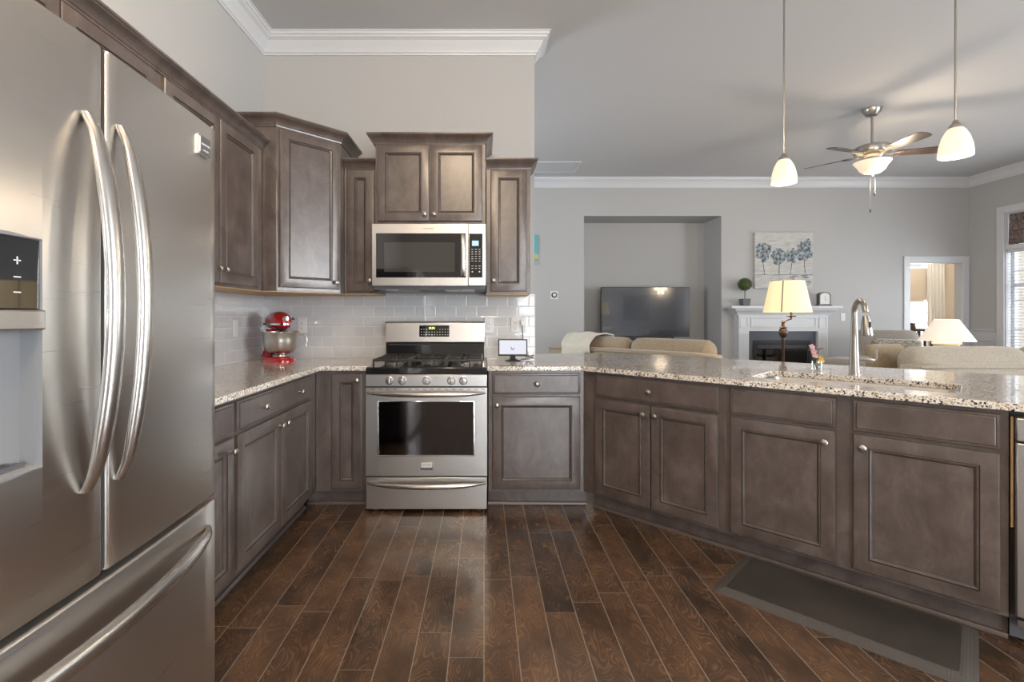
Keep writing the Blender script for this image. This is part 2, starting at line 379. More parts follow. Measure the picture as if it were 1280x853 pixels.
b = MB(); wall_with_holes(YN, YF, CZ, [(-1.4, 1.8, .6, 2.7), (4.95, 7.12, .62, 2.72)], lambda a0,a1,z0,z1: b.box(XR, a0, z0, XR+.15, a1, z1)); struct(b, 'wall_right', 'wall')
b = MB(); wall_with_holes(YN, YF, CZ, [(4.9, 6.3, .9, 2.5)], lambda a0,a1,z0,z1: b.box(XL-.12, a0, z0, XL, a1, z1)); struct(b, 'wall_left', 'wall')
b = MB(); wall_with_holes(XL, XR, CZ, [(.7, 2.8, 0.02, 2.45)], lambda a0,a1,z0,z1: b.box(a0, YN-.15, z0, a1, YN, z1)); struct(b, 'wall_front', 'wall')
CP = [(0,-.142),(.010,-.142),(.013,-.130),(.022,-.126),(.026,-.112),(.045,-.085),(.062,-.055),(.086,-.040),(.090,-.030),(.100,-.026),(.104,-.010),(.112,-.008),(.112,0),(0,0)]
b = MB(); b.sweep([(o, CZ+z) for o, z in CP], [(XL,YN),(XL,YB),(.386,YB),(.386,YB+.13),(XL,YB+.13),(XL,YF),(XR,YF),(XR,YN)], closed=True)
struct(b, 'trim_1', 'trim', ang=25)
# backsplash: tiled panels on the kitchen walls
struct(MB().box(XL, YB-.008, .914, .386, YB, 1.40), 'trim_2', 'tile')
struct(MB().box(XL, 1.42, .914, XL+.008, YB-.008, 1.40), 'trim_3', 'tile')
struct(MB().box(.386, YB-.01, .914, .392, YB+.13, 1.40), 'trim_4', 'trim')
# baseboards
BP = [(0,0),(.014,0),(.014,.10),(.008,.125),(0,.13)]
b = MB(); b.sweep(BP, [(XL,YF),(1.53,YF)], cap=True); struct(b, 'baseboard_back', 'trim')
b = MB(); b.sweep(BP, [(5.32,YF),(6.52,YF)]); struct(b, 'baseboard_back_1', 'trim')
b = MB(); b.sweep(BP, [(XR,YF-.02),(XR,YN)]); struct(b, 'baseboard_right', 'trim')
# chair rail + wainscot panel mouldings on right wall
b = MB(); b.sweep([(0,.97),(.012,.97),(.016,1.0),(.03,1.015),(.03,1.03),(0,1.035)], [(XR,YF),(XR,7.23)]); b.box(XR-.004, 7.23, .13, XR, YF, .97)
b.X = Matrix.Translation((XR-.004,YF-.05,0)) @ Matrix.Rotation(-PI/2, 4, 'Z'); b.rect_rings(.04, .25, .33, .88, [(0,0),(0,-.012),(.02,-.012),(.025,-.002)], back=False)
struct(b, 'trim_5', 'wainscot')
# doorway casing (far wall)
b = MB()
b.box(6.52, YF-.02, 0, 6.615, YF, 2.16); b.box(7.435, YF-.02, 0, 7.53, YF, 2.16); b.box(6.615, YF-.02, 2.065, 7.435, YF, 2.16)
b.box(6.61, YF, 0, 6.625, YF+.12, 2.07); b.box(7.425, YF, 0, 7.44, YF+.12, 2.07); b.box(6.61, YF, 2.055, 7.44, YF+.12, 2.07)
struct(b, 'door_1', 'trim', bev=.004)
# stair hall beyond the doorway
HX0, HX1, HY = 5.9, 9.75, 10.2
b = MB(); b.box(HX0, YF+.12, -.12, HX1, HY, 0); struct(b, 'floor_hall', 'floor')
b = MB(); b.box(HX0, YF+.75, CZ, HX1, HY, CZ+.1); b.box(HX0, YF+.12, 2.92, HX1, YF+.75, 3.0); struct(b, 'ceiling_hall', 'ceil')
b = MB(); wall_with_holes(HX0, HX1, CZ, [(8.66, 9.33, .55, 2.25)], lambda a0,a1,z0,z1: b.box(a0, HY, z0, a1, HY+.12, z1)); struct(b, 'wall_hall_back', 'cream')
struct(MB().box(HX1, YF+.12, 0, HX1+.1, HY, CZ), 'wall_hall_right', 'cream'); struct(MB().box(HX0-.1, YF+.12, 0, HX0, HY, CZ), 'wall_hall_left', 'cream')
struct(MB().box(XR+.15, YF, 0, HX1, YF+.12, CZ), 'wall_hall_near', 'cream')

def window(name, x0, x1, z0, z1, loc, rz, muntx=2, muntz=4, casing=True, depth=.13, sash=True):
    """local: x along, -y into room, wall face at y=0"""
    t_ = bpy.data.objects.new(name, None); C.objects.link(t_); t_.location = loc; t_.rotation_euler = (0,0,rz); t_['kind'] = 'structure'; OFF[t_.name] = Vector()
    b = MB()
    if casing:
        b.box(x0-.10,-.022,z0-.02,x0,0,z1+.10); b.box(x1,-.022,z0-.02,x1+.10,0,z1+.10); b.box(x0,-.022,z1,x1,0,z1+.10); b.box(x0-.12,-.05,z0-.04,x1+.12,0,z0-.005); b.box(x0-.10,-.018,z0-.12,x1+.10,0,z0-.04)
        b.build('window_casing', 'trim', t_, bev=.004)
    b = MB(); d = depth
    b.box(x0,0,z0,x0+.012,d,z1); b.box(x1-.012,0,z0,x1,d,z1); b.box(x0,0,z0,x1,d,z0+.012); b.box(x0,0,z1-.012,x1,d,z1)
    for a0,a1 in ((x0+.012,x0+.055),(x1-.055,x1-.012)): b.box(a0,d-.05,z0,a1,d,z1)
    for c0,c1 in ((z0+.012,z0+.06),(z1-.055,z1-.012),((z0+z1)/2-.022,(z0+z1)/2+.022)): b.box(x0+.05,d-.05,c0,x1-.05,d,c1)
    if x1-x0 > 1.3:
        xm = (x0+x1)/2; b.box(xm-.04,d-.06,z0,xm+.04,d,z1)
    b.build('window_frame', 'trim', t_)
    b = MB()
    for k in range(1, muntx): xx = x0+(x1-x0)*k/muntx; b.box(xx-.009,d-.04,z0+.05,xx+.009,d-.02,z1-.05)
    for k in range(1, muntz): zz = z0+(z1-z0)*k/muntz; b.box(x0+.05,d-.038,zz-.009,x1-.05,d-.022,zz+.009)
    b.build('muntins', 'trim', t_, smooth=False)
    MB().box(x0+.02, d-.032, z0+.02, x1-.02, d-.028, z1-.02).build('pane', 'pane', t_, smooth=False)
    return t_
def blinds(x0, x1, z0, z1, loc, rz, label, y=.035, tilt=20, name='window_blind', group=None):
    t_ = thing(name, label, 'blind', loc, rz, group)
    MB().box(x0, y-.03, z1-.045, x1, y+.03, z1).build('head_rail', 'trim', t_, bev=.003)
    b = MB(); n = int((z1-.05-z0)/.042)
    for k in range(n):
        zz = z0+.03+k*.042; b.X = Matrix.Translation((0,y,zz)) @ Matrix.Rotation(R(tilt),4,'X'); b.box(x0+.004,-.024,-.0012,x1-.004,.024,.0012)
    b.build('slats', 'blind', t_, smooth=False)
    MB().box(x0+.002, y-.026, z0, x1-.002, y+.026, z0+.018).build('bottom_rail', 'trim', t_, bev=.003)
    b = MB()
    for xx in (x0+.1, x1-.1, (x0+x1)/2): b.tube([(xx,y-.027,z0+.02),(xx,y-.027,z1-.02)], .0012, 6)
    b.build('cord', 'white', t_)
    return t_
# living-room window in right wall: local x -> world Y reversed; facing -X : rz = -90deg ((x,y)->(y,-x)); local x = -worldY
window('window_1', -7.12, -4.95, .62, 2.72, (XR,0,0), -PI/2, 6, 5)
window('window_2', -1.8, 1.4, .6, 2.7, (XR,0,0), -PI/2, 8, 5)
blinds(-7.09, -6.05, .66, 2.19, (XR,0,0), -PI/2, 'white slatted blind in the living room window under the brown valance', tilt=12)
window('window_3', 4.9, 6.3, .9, 2.5, (XL,0,0), PI/2, 4, 4, depth=.10)
window('window_4', -2.8, -.7, .02, 2.45, (0,YN,0), PI, 4, 3)
window('window_5', 8.66, 9.33, .55, 2.25, (0,HY,0), 0, 2, 4)
b = MB(); b.box(XR-.012, 4.95, 2.19, XR+.13, 7.12, 2.245); struct(b, 'trim_6', 'trim', bev=.003)

# ------------------------------------------------------------------ cabinetry
def knob(parent, x, y, z, label=None):
    """axis -y"""
    b = MB(); b.lathe([(.0065,0),(.0055,-.004),(.0048,-.012),(.0075,-.017),(.0145,-.021),(.0165,-.025),(.0150,-.029),(.008,-.0325),(.001,-.0335)], (x,y,z), 18, 'y')
    return b.build('knob', 'nickel', parent)
FS = .054
def door(parent, x0, z0, x1, z1, y, kn=None, stile=FS, name='door'):
    b = MB(); T = .020
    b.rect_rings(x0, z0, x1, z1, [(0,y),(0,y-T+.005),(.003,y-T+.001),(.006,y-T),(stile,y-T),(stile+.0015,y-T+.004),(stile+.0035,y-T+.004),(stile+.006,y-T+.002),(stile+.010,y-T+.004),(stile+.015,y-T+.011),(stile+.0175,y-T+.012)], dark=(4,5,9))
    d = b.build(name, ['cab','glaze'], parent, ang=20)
    if kn: knob(d, kn[0], y-T, kn[1])
    return d
def drawer(parent, x0, z0, x1, z1, y, kn=None, name='drawer'):
    b = MB(); T = .020
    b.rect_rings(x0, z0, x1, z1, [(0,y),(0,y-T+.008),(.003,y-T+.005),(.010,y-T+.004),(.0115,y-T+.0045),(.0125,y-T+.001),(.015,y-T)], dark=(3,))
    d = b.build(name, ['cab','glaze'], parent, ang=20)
    if kn: 
        for kx in (kn if isinstance(kn, (list,tuple)) else [kn]): knob(d, kx, y-T, (z0+z1)/2)
    return d
def base_cabinet(label, loc, rz, W, doors, drawers, D=.60, hollow=False, te=(0,0), left=0.0, name='base_cabinet', x0=0, group='base cabinets', foot=.107):
    t_ = thing(name, label, 'cabinet', loc, rz, group)
    b = MB()
    if hollow:
        b.box(x0,0,foot,W,.02,.882); b.box(x0,D-.015,foot,W,D,.882); b.box(x0,.02,foot,x0+.018,D-.015,.882); b.box(W-.018,.02,foot,W,D-.015,.882); b.box(x0+.018,.02,foot,W-.018,D-.015,foot+.018)
    else: b.box(x0,0,foot,W,D,.882)
    b.build('carcass', 'cab', t_, bev=.0015, seg=1)
    MB().box(x0-te[0],.075,0,W+te[1],.095,foot).build('toe_kick', 'cab', t_)
    b = MB(); b.sweep([(0,0),(.016,0),(.015,.008),(.009,.016),(0,.018)], [(W+te[1],.075),(x0-te[0],.075)], side=-1); b.build('shoe_moulding', 'shoe', t_)
    for d in doors: door(t_, d[0], .126, d[1], .718, 0, (d[2], .665) if d[2] is not None else None)
    for d in drawers: drawer(t_, d[0], .732, d[1], .866, 0, d[2] if len(d) > 2 else None)
    return t_
CR = [(0,-.012),(.006,-.012),(.008,-.004),(.012,0),(.016,.010),(.030,.026),(.044,.034),(.048,.040),(.052,.042),(.052,.052),(0,.052)]
def upper_cabinet(label, loc, rz, W, z0, z1, doors, D=.305, x0=0, crown=(True,True,True), name='upper_cabinet', poly=None, ck=1.0, kz=.05, ends=None):
    t_ = thing(name, label, 'cabinet', loc, rz, 'upper cabinets')
    b = MB(); b.box(x0,0,z0+.006,W,D,z1); b.build('carcass', 'cab', t_, bev=.0015, seg=1)
    MB().box(x0+.001,.004,z0,W-.001,D,z0+.006).build('underside_panel', 'cabin', t_)
    b = MB(); pr = [(o*ck, z1+z*ck) for o, z in CR]
    path = []
    if crown[0]: path.append((x0, D if ends is None else ends[0]))
    path += [(x0,0),(W,0)]
    if crown[2]: path.append((W, D if ends is None else ends[1]))
    b.sweep(pr, path, side=1); b.build('crown_moulding', 'cab', t_, ang=20)
    for d in doors: door(t_, d[0], z0+.022, d[1], z1-.022, 0, (d[2], z0+kz+.045) if d[2] is not None else None)
    return t_

# --- left run: local x -> +Y, face at X=-1.08
FX = -1.08
def LY(y): return y
L = lambda lab, y0, W, doors, drawers: base_cabinet(lab, (FX, y0, 0), PI/2, W, doors, drawers)
L('narrow base cabinet on the left wall beside the fridge with one door and one drawer', 1.42, .683, [(.24,.670,.635)], [(.24,.670)])
L('double-door base cabinet on the left wall with two-knob drawer below the mixer counter', 2.105, 1.05, [(.022,.478,.447),(.484,.925,.515)], [(.022,.925,[.25,.72])])
# --- back run left of range
t_ = base_cabinet('single narrow-door base cabinet in the corner left of the range', (-1.08, 3.16, 0), 0, .335, [], [], D=.60, te=(.075,0))
door(t_, .105, .126, .302, .866, 0, (.272, .825), stile=.054)
# --- back run right of range
base_cabinet('grey single-door base cabinet right of the range under the smart display', (.028, 3.16, 0), 0, .612, [(.026,.588,.055)], [(.026,.588,.31)], D=.60, te=(0,.030))
# --- diagonal peninsula, face on X+Y=3.80, corner (.64,3.16)
DG = -PI/4; ox, oy = .64, 3.16
def diag(t): return (ox+.70711*t, oy-.70711*t, 0)
base_cabinet('peninsula base cabinet with two doors and one drawer left of the sink cabinet', diag(0), DG, .865, [(.095,.458,.425),(.464,.832,.497)], [(.095,.832,.46)], D=.59, te=(-.03,0))
base_cabinet('peninsula sink cabinet with two wide doors below two false drawer fronts', diag(.865), DG, 1.004, [(.028,.472,.435),(.535,.982,.572)], [(.028,.472),(.535,.982)], D=.59, hollow=True)
# back panel of peninsula (living-room side)
def S2(u, s):  # u = X-Y, s = X+Y
    return ((s+u)/2, (s-u)/2)
b = MB(); b.prism([S2(-2.52+.0,4.70),S2(1.7,4.70),S2(1.7,4.86),S2(-2.45,4.86)], 0, .882)
tag(b.build('peninsula_back_panel', 'wainscot'), 'painted support wall under the overhanging back of the peninsula worktop', 'panel')
# --- dishwasher
t_ = thing('dishwasher', 'stainless dishwasher at the right edge beside the sink cabinet', 'dishwasher', diag(1.872), DG)
MB().box(.0,.03,.11,.61,.57,.875).build('tub', 'blackplastic', t_)
MB().box(.012,-.035,.13,.61,.03,.77).build('door_panel', 'steel2', t_, bev=.006)
MB().box(.012,-.035,.775,.61,.03,.862).build('control_panel', 'steel2', t_, bev=.006)
MB().box(.001,-.010,.45,.008,.02,.86).build('insulation_strip', 'cabin', t_, label='tan insulation strip showing in the gap')
MB().box(.0,.05,.02,.61,.08,.11).build('toe_panel', 'darkgrey', t_)
b = MB(); b.lathe([(.018,0),(.018,.012),(.006,.014),(.006,.11)], (.05,.09,0), 14); b.box(.02,.02,.075,.10,.06,.10); b.build('foot', 'nickel', t_)
b = MB(); b.tube([(.07,-.035,.70),(.07,-.075,.70),(.09,-.085,.70),(.55,-.085,.70),(.57,-.075,.70),(.57,-.035,.70)], .011); b.build('handle', 'handle', t_)

# --- upper cabinets
upper_cabinet('upper cabinet high above the fridge, nearest the camera', (-1.384, 1.13, 0), PI/2, .955, 1.80, 2.28, [(.02,.455,None),(.462,.912,None)], crown=(False,True,False))
upper_cabinet('long two-door upper cabinet on the left wall between fridge and corner cabinet', (-1.384, 2.085, 0), PI/2, .975, 1.385, 2.28, [(.022,.460,.432),(.468,.892,.496)], crown=(False,True,False))
# corner diagonal cabinet (pentagon)
t_ = thing('corner_cabinet', 'tall diagonal corner upper cabinet with one glossy door above the red mixer', 'cabinet', (-1.296, 3.07, 0), PI/4, 'upper cabinets')
# local x along (.707,.707); world pentagon corners
def wl(X, Y):
    dx, dy = X+1.296, Y-3.07; c = .70711; return (dx*c+dy*c, -dx*c+dy*c)
WC = .4385
pent = [(0,0),(WC,0),wl(-.986,3.762),wl(-1.682,3.762),wl(-1.682,3.07)]
MB().prism(pent, 1.392, 2.43).build('carcass', 'cab', t_, bev=.0015, seg=1)
MB().prism([(.004,.004),(WC-.004,.004),wl(-.990,3.76),wl(-1.68,3.76),wl(-1.68,3.074)], 1.385, 1.392).build('underside_panel', 'cabin', t_)
door(t_, .016, 1.415, WC-.016, 2.405, 0, (WC-.045, 1.46))
b = MB(); b.sweep([(o*1.05, 2.43+z*1.1) for o, z in CR], [pent[4],(0,0),(WC,0),pent[2]], side=1); b.build('crown_moulding', 'cab', t_, ang=20)
upper_cabinet('slim upper cabinet left of the microwave', (-.984, 3.465, 0), 0, .232, 1.385, 2.28, [(.022,.212,.188)], D=.297, crown=(False,True,False))
upper_cabinet('two-door upper cabinet directly above the microwave', (-.747, 3.387, 0), 0, .757, 1.862, 2.43, [(.016,.372,.343),(.378,.735,.407)], D=.375, kz=.022)
upper_cabinet('slim upper cabinet right of the microwave at the wall end', (.016, 3.465, 0), 0, .309, 1.385, 2.28, [(.030,.286,.052)], D=.297, crown=(False,True,True))

# ------------------------------------------------------------------ worktops
b = MB(); b.prism([(XL+.008,1.42),(-1.04,1.42),(-1.04,3.125),(-.745,3.125),(-.745,YB-.008),(XL+.008,YB-.008)], .884, .914)
tag(b.build('granite_worktop', 'granite', bev=.005, seg=3), 'speckled granite worktop in the left corner under the red mixer', 'worktop', 'granite worktops')
t_ = None
outer = [(.020,3.125),(.62,3.125),S2(1.72,3.745),S2(1.72,5.5),S2(-2.84,5.5),(.30,4.17),(.30,YB+.132),(.394,YB+.132),(.394,YB-.008),(.020,YB-.008)]
outer = [(.020,3.125),(.62,3.125),S2(1.72,3.745),S2(1.72,5.52),(1.32,4.20),(.30,4.20),(.30,YB+.132),(.394,YB+.132),(.394,YB-.011),(.020,YB-.011)]
# sink cut-out, rounded rect in (u,s)
U0,U1,S0,S1 = -1.19,-.07,3.97,4.56
def rr(u0,u1,s0,s1,r,n=6):
    P = []
    for (cu,cs,a0) in ((u1-r,s0+r,-90),(u1-r,s1-r,0),(u0+r,s1-r,90),(u0+r,s0+r,180)):
        for k in range(n+1): a = R(a0+90*k/n); P.append((cu+r*math.cos(a), cs+r*math.sin(a)))
    return P
hole = [S2(u,s) for u,s in rr(U0,U1,S0,S1,.09)]
bm = bmesh.new()
def loop(pts, z): return [bm.verts.new((x,y,z)) for x,y in pts]
for z in (.884,.914):
    a = loop(outer, z); h = loop(hole, z); es = []
    for Lp in (a,h):
        for k in range(len(Lp)): es.append(bm.edges.new((Lp[k], Lp[(k+1)%len(Lp)])))
    bmesh.ops.triangle_fill(bm, use_beauty=True, use_dissolve=False, edges=es)
    if z == .884: la, lh = a, h
for A, B in ((la, a),(lh, h)):
    for k in range(len(A)): bm.faces.new((A[k], A[(k+1)%len(A)], B[(k+1)%len(A)], B[k]))
bmesh.ops.recalc_face_normals(bm, faces=bm.faces)
cc = Vector((1.5, 3.2, .884))
bmesh.ops.translate(bm, verts=bm.verts, vec=-cc)
me = bpy.data.meshes.new('granite_worktop'); bm.to_mesh(me); bm.free(); me.materials.append(M['granite'])
o = bpy.data.objects.new('granite_worktop', me); C.objects.link(o); o.location = cc
bv = o.modifiers.new('bevel','BEVEL'); bv.width = .004; bv.segments = 3; bv.limit_method = 'ANGLE'; bv.angle_limit = R(40)
tag(o, 'speckled granite worktop of the peninsula, cut out for the sink', 'worktop', 'granite worktops')
# sink bowl
t_ = thing('kitchen_sink', 'undermounted stainless sink sunk into the peninsula worktop', 'sink', (*S2((U0+U1)/2,(S0+S1)/2), .70), 0)
cx_, cy_ = S2((U0+U1)/2,(S0+S1)/2)
def sr(ins, z, r=.08): return [(x-cx_, y-cy_, z-.70) for x,y in [S2(u,s) for u,s in rr(U0+ins,U1-ins,S0+ins,S1-ins,r)]]
b = MB(); b.loft([sr(-.03,.8835,.10),sr(-.012,.8835,.10),sr(-.004,.86),sr(0,.74),sr(.03,.712,.06),sr(.20,.705,.03)], cap=False); L_ = len(b.v); n_ = len(sr(0,0)); b.af(range(L_-n_, L_))
b.loft([sr(-.03,.8835,.10),sr(-.03,.88,.10),sr(-.012,.855,.10),sr(-.008,.74),sr(.03,.704,.06),sr(.2,.70,.03)], cap=False); L_ = len(b.v); b.af(range(L_-n_, L_))
b.build('bowl', 'steel2', t_)
b = MB(); b.lathe([(.001,.005),(.030,.006),(.042,.012),(.045,.006)], (0,0,0), 20); b.build('drain', 'chrome', t_)
# faucet
fx, fy = S2(-.665, 4.71)
t_ = thing('kitchen_faucet', 'brushed nickel gooseneck faucet standing behind the sink', 'faucet', (fx, fy, .914), 0)
b = MB(); pts = [(0,0,0),(0,0,.006),(0,0,.008),(0,0,.06),(0,0,.15),(0,0,.26),(0,0,.335)]; rad = [.027,.027,.0245,.0225,.0195,.0155,.0132]
for k in range(1,13):
    a = PI*k/12*.97; pts.append((-.013*(1-math.cos(a)), -.056*(1-math.cos(a)), .335+.066*math.sin(a))); rad.append(.0135)
b.tube(pts, rad, 16, up=(1,0,0)); b.build('spout', 'taupenickel', t_)
pts.append(tuple(Vector(pts[-1])+Vector((0,-.001,-.022)))); rad.append(.0135)
e = Vector(pts[-1])
b = MB(); b.tube([e, e+Vector((0,-.002,-.012)), e+Vector((0,-.003,-.02)), e+Vector((0,-.005,-.06)), e+Vector((0,-.008,-.098)), e+Vector((0,-.008,-.103))], [.0145,.016,.019,.0225,.0285,.026], 16, up=(1,0,0)); sh = b.build('spray_head', 'taupenickel', t_)
MB().cushion((e.x+.004, e.y-.0245, e.z-.045), (.014,.010,.032), .005, 0, 6).build('button', 'blackplastic', sh)
b = MB(); b.tube([(.012,0,.088),(.05,-.002,.087),(.085,-.004,.082),(.098,-.005,.078)], [.0165,.016,.015,.012], 14)
b.build('valve_body', 'taupenickel', t_)
b = MB(); b.tube([(.085,-.005,.072),(.105,-.006,.080),(.113,-.008,.098),(.108,-.010,.122),(.112,-.012,.140),(.122,-.014,.150)], [.006,.008,.008,.007,.0065,.005], 10); b.build('lever', 'taupenickel', t_)
# small vase of flowers
t_ = thing('flower_vase', 'small clear glass vase of pink and yellow artificial sprigs behind the sink', 'vase', (1.935, 2.86, .914), 0)
b = MB(); b.lathe([(.002,.002),(.022,.0),(.028,.004),(.031,.03),(.030,.058),(.0285,.058),(.0295,.03),(.026,.008),(.002,.006)], (0,0,0), 20, cap=False); b.build('glass', 'vase', t_)
M['pink'] = mat('pink_petal', (.62,.38,.40), .7); M['yellow'] = mat('yellow_petal', (.66,.42,.10), .7); M['twig'] = mat('brown_twig', (.10,.055,.035), .7)
b = MB()
for (x1,y1,z1) in ((-.02,0,.155),(.012,.0,.13),(-.035,.005,.125),(.028,-.005,.09),(0,.01,.14)): b.tube([(0,0,.008),(x1*.5,y1,.06),(x1,y1,z1)], [.0018,.002,.0012], 6)
b.tube([(-.01,0,.12),(.02,0,.128),(.038,0,.136)], [.002,.004,.001], 6); b.build('stems', 'twig', t_)
def blob(b, c, r, n=7):
    b.lathe([(r*math.sin(PI*k/n)+.0003, -r*math.cos(PI*k/n)) for k in range(n+1)], c, 8)
def petals(name, ms, pts, r):
    b = MB()
    for c in pts:
        for k in range(5):
            a = 2*PI*k/5; blob(b, (c[0]+r*.8*math.cos(a), c[1]+r*.4*math.sin(a), c[2]+r*.8*math.sin(a)), r*.62, 5)
    b.build(name, ms, t_)
petals('pink_flowers', 'pink', [(-.022,-.004,.115),(-.016,-.006,.092),(-.03,-.002,.14)], .012)
petals('yellow_flowers', 'yellow', [(.018,-.004,.075),(.024,-.006,.06),(.014,-.008,.055)], .011)
b = MB()
for (c, d) in (((-.035,0,.118),(-.02,0,.008)),((.02,0,.125),(.022,0,.010)),((-.012,0,.075),(-.012,0,-.015)),((-.004,0,.085),(.004,-.002,-.03))):
    p = Vector(c); d = Vector(d); b.tube([p, p+d*.5, p+d], [.001,.0055,.0008], 6, flat=.4)
b.build('leaves', 'leaf', t_)

# ------------------------------------------------------------------ refrigerator (local: x -> +Y, face toward -y -> +X)
t_ = thing('refrigerator', 'large stainless french-door refrigerator with ice dispenser at the left edge', 'refrigerator', (-.745, .455, 0), PI/2)
W = .915; mid = .49
b = MB(); b.box(.012,.085,.03,W-.012,.90,1.735); b.build('case', 'darkgrey', t_, bev=.004)
def bow(x): return -.017*(1-((x-W/2)/(W/2))**2)
def bowed(x0, x1, z0, z1, name, thick=.075, n=14, r=.006, hole=None):
    b = MB(); xs = [x0]+[x0+r*.4]+[x0+r]+[x0+r+(x1-x0-2*r)*k/n for k in range(1,n)]+[x1-r]+[x1-r*.4]+[x1]
    ins = [r,r*.3,0]+[0]*(n-1)+[0,r*.3,r]
    prof = []
    def col(x, dy):
        y = bow(x)+dy
        return [(x,thick,z0),(x,y+r,z0),(x,y+r*.3,z0+r*.3),(x,y,z0+r),(x,y,z1-r),(x,y+r*.3,z1-r*.3),(x,y+r,z1),(x,thick,z1)]
    b.loft([col(x, i) for x, i in zip(xs, ins)])
    return b.build(name, 'steel', t_, ang=50)
# left (near) door with dispenser opening: built as four bowed pieces in one mesh
def bowed_door_hole(x0,x1,z0,z1,hx0,hx1,hz0,hz1):
    b = MB(); r=.006
    def col(x,za,zb,dy=0,ra=0,rb=0):
        y = bow(x)+dy
        return [(x,.075,za),(x,y+ra,za),(x,y+ra*.3,za+ra*.3),(x,y,za+ra),(x,y,zb-rb),(x,y+rb*.3,zb-rb*.3),(x,y+rb,zb),(x,.075,zb)]
    def piece(xa,xb,za,zb,ra,rb,el,er):
        n = max(3,int((xb-xa)/.04)); xs=[xa+(xb-xa)*k/n for k in range(n+1)]; dd=[0]*(n+1)
        if el: xs=[xa,xa+r*.4,xa+r]+[xa+r+(xb-xa-r)*k/n for k in range(1,n+1)]; dd=[r,r*.3,0]+[0]*n
        if er: xs=xs[:-1]+[xb-r,xb-r*.4,xb]; dd=dd[:-1]+[0,r*.3,r]
        b.loft([col(x,za,zb,d_,ra,rb) for x,d_ in zip(xs,dd)])
    piece(x0,hx0,z0,z1,r,r,True,False); piece(hx1,x1,z0,z1,r,r,False,True); piece(hx0,hx1,z0,hz0,r,0,False,False); piece(hx0,hx1,hz1,z1,0,r,False,False)
    return b.build('door', 'steel', t_, ang=50)
hx0,hx1,hz0,hz1 = .10,.357,.985,1.362
d1 = bowed_door_hole(.004, mid-.006, .742, 1.75, hx0, hx1, hz0, hz1)
d2 = bowed(mid+.006, W-.004, .742, 1.75, 'door')
d3 = bowed(.004, W-.004, .045, .728, 'freezer_drawer')
MB().box(mid-.0062,bow(mid)+.006,.748,mid+.0062,.075,1.747).build('gasket', 'rubber', t_)
MB().box(.02,.02,0,W-.02,.80,.042).build('base_grille', 'blackplastic', t_)
for hx_ in (.02,W-.10): MB().box(hx_,.02,1.735,hx_+.08,.14,1.758).build('hinge_cover', 'darkgrey', t_, bev=.004)
# dispenser
yb = bow(.24)
b = MB(); b.rect_rings(hx0-.006, hz0-.006, hx1+.008, hz1+.006, [(0,yb+.03),(0,yb+.004),(.003,yb-.002),(.008,yb-.003),(.011,yb+.004),(.012,yb+.028)], back=False)
dp = b.build('dispenser', ['greyplastic'], d1, ang=30)
b = MB(); b.X = Matrix.Identity(4)
X0,X1 = hx0+.002,hx1-.002
b.loft([[(X0,yb+.002,1.212),(X1,yb+.002,1.212),(X1,yb+.002,hz0),(X0,yb+.002,hz0)],[(X0,yb+.07,1.212),(X1-.012,yb+.07,1.212),(X1-.012,yb+.07,hz0+.02),(X0,yb+.07,hz0+.02)]], cap=False)
b.af([len(b.v)-4+k for k in range(4)]); b.build('recess', 'greyplastic', dp, smooth=False)
MB().box(X0,yb-.001,1.245,X1,yb+.02,hz1-.003).build('control_glass', 'glassblack', dp, bev=.002)
MB().box(X0-.002,yb-.010,1.212,X1+.002,yb+.04,1.2445).build('trim_strip', 'handle', dp, bev=.003)
b = MB(); b.box(X0+.03,yb+.012,hz0+.003,X1-.014,yb+.066,hz0+.012)
for k in range(9): b.box(X0+.04+k*.022,yb+.014,hz0+.012,X0+.046+k*.022,yb+.064,hz0+.016)
b.build('drip_tray', 'darkgrey', dp)
MB().cushion((.235,yb+.058,1.14),(.05,.014,.12),.006,0,6).build('paddle', 'blackplastic', dp)
for zz, xx in ((1.322,.315),(1.296,.315),(1.272,.315),(1.322,.22),(1.296,.22),(1.272,.22)):
    b = MB(); b.box(xx-.006,yb-.0016,zz-.001,xx+.006,yb-.001,zz+.001)
    if zz > 1.3: b.box(xx-.001,yb-.0016,zz-.006,xx+.001,yb-.001,zz+.006)
    b.build('control_icon', 'printwhite', dp, smooth=False)
def bar_handle(parent, x, z0, z1, bulge, w_=.0165, d_=.012):
    b = MB(); n=22; rings=[]
    y0 = bow(x)
    for k in range(n+1):
        f = k/n; z = z0+(z1-z0)*f; e_ = math.sin(PI*f)
        y = y0-.004-bulge*min(1,(e_**.62)); ww = w_*(.55+.45*min(1,e_*2.2)); dd = d_*(.7+.3*min(1,e_*2))
        rings.append([(x+ww*math.cos(2*PI*j/14), y+dd*math.sin(2*PI*j/14), z) for j in range(14)])
    b.loft(rings)
    return b.build('handle', 'handle', parent, ang=60)
bar_handle(d1, mid-.050, .915, 1.605, .054, .020); bar_handle(d2, mid+.032, .912, 1.612, .052, .017)
b = MB(); n=26; rings=[]
for k in range(n+1):
    f=k/n; x=.055+(W-.11)*f; e_=math.sin(PI*f); y=bow(x)-.004-.060*e_**.6; ww=.019*(.5+.5*min(1,e_*2.2))
    rings.append([(x, y+.013*math.sin(2*PI*j/14)*(.7+.3*e_), .668+ww*math.cos(2*PI*j/14)) for j in range(14)])
b.loft(rings); b.build('handle', 'handle', d3, ang=60)
bx = .835; by = bow(bx)
bd = MB().box(bx-.024,by-.006,1.655,bx+.030,by+.004,1.705); bd = bd.build('badge', 'handle', d2, bev=.001, label='small chrome badge plate')
MB().box(bx-.018,by-.0068,1.6595,bx+.029,by-.006,1.7015).build('badge_face', 'darkgrey', bd)
rot = Matrix.Rotation(R(-2.5),3,'Z') @ FRONT
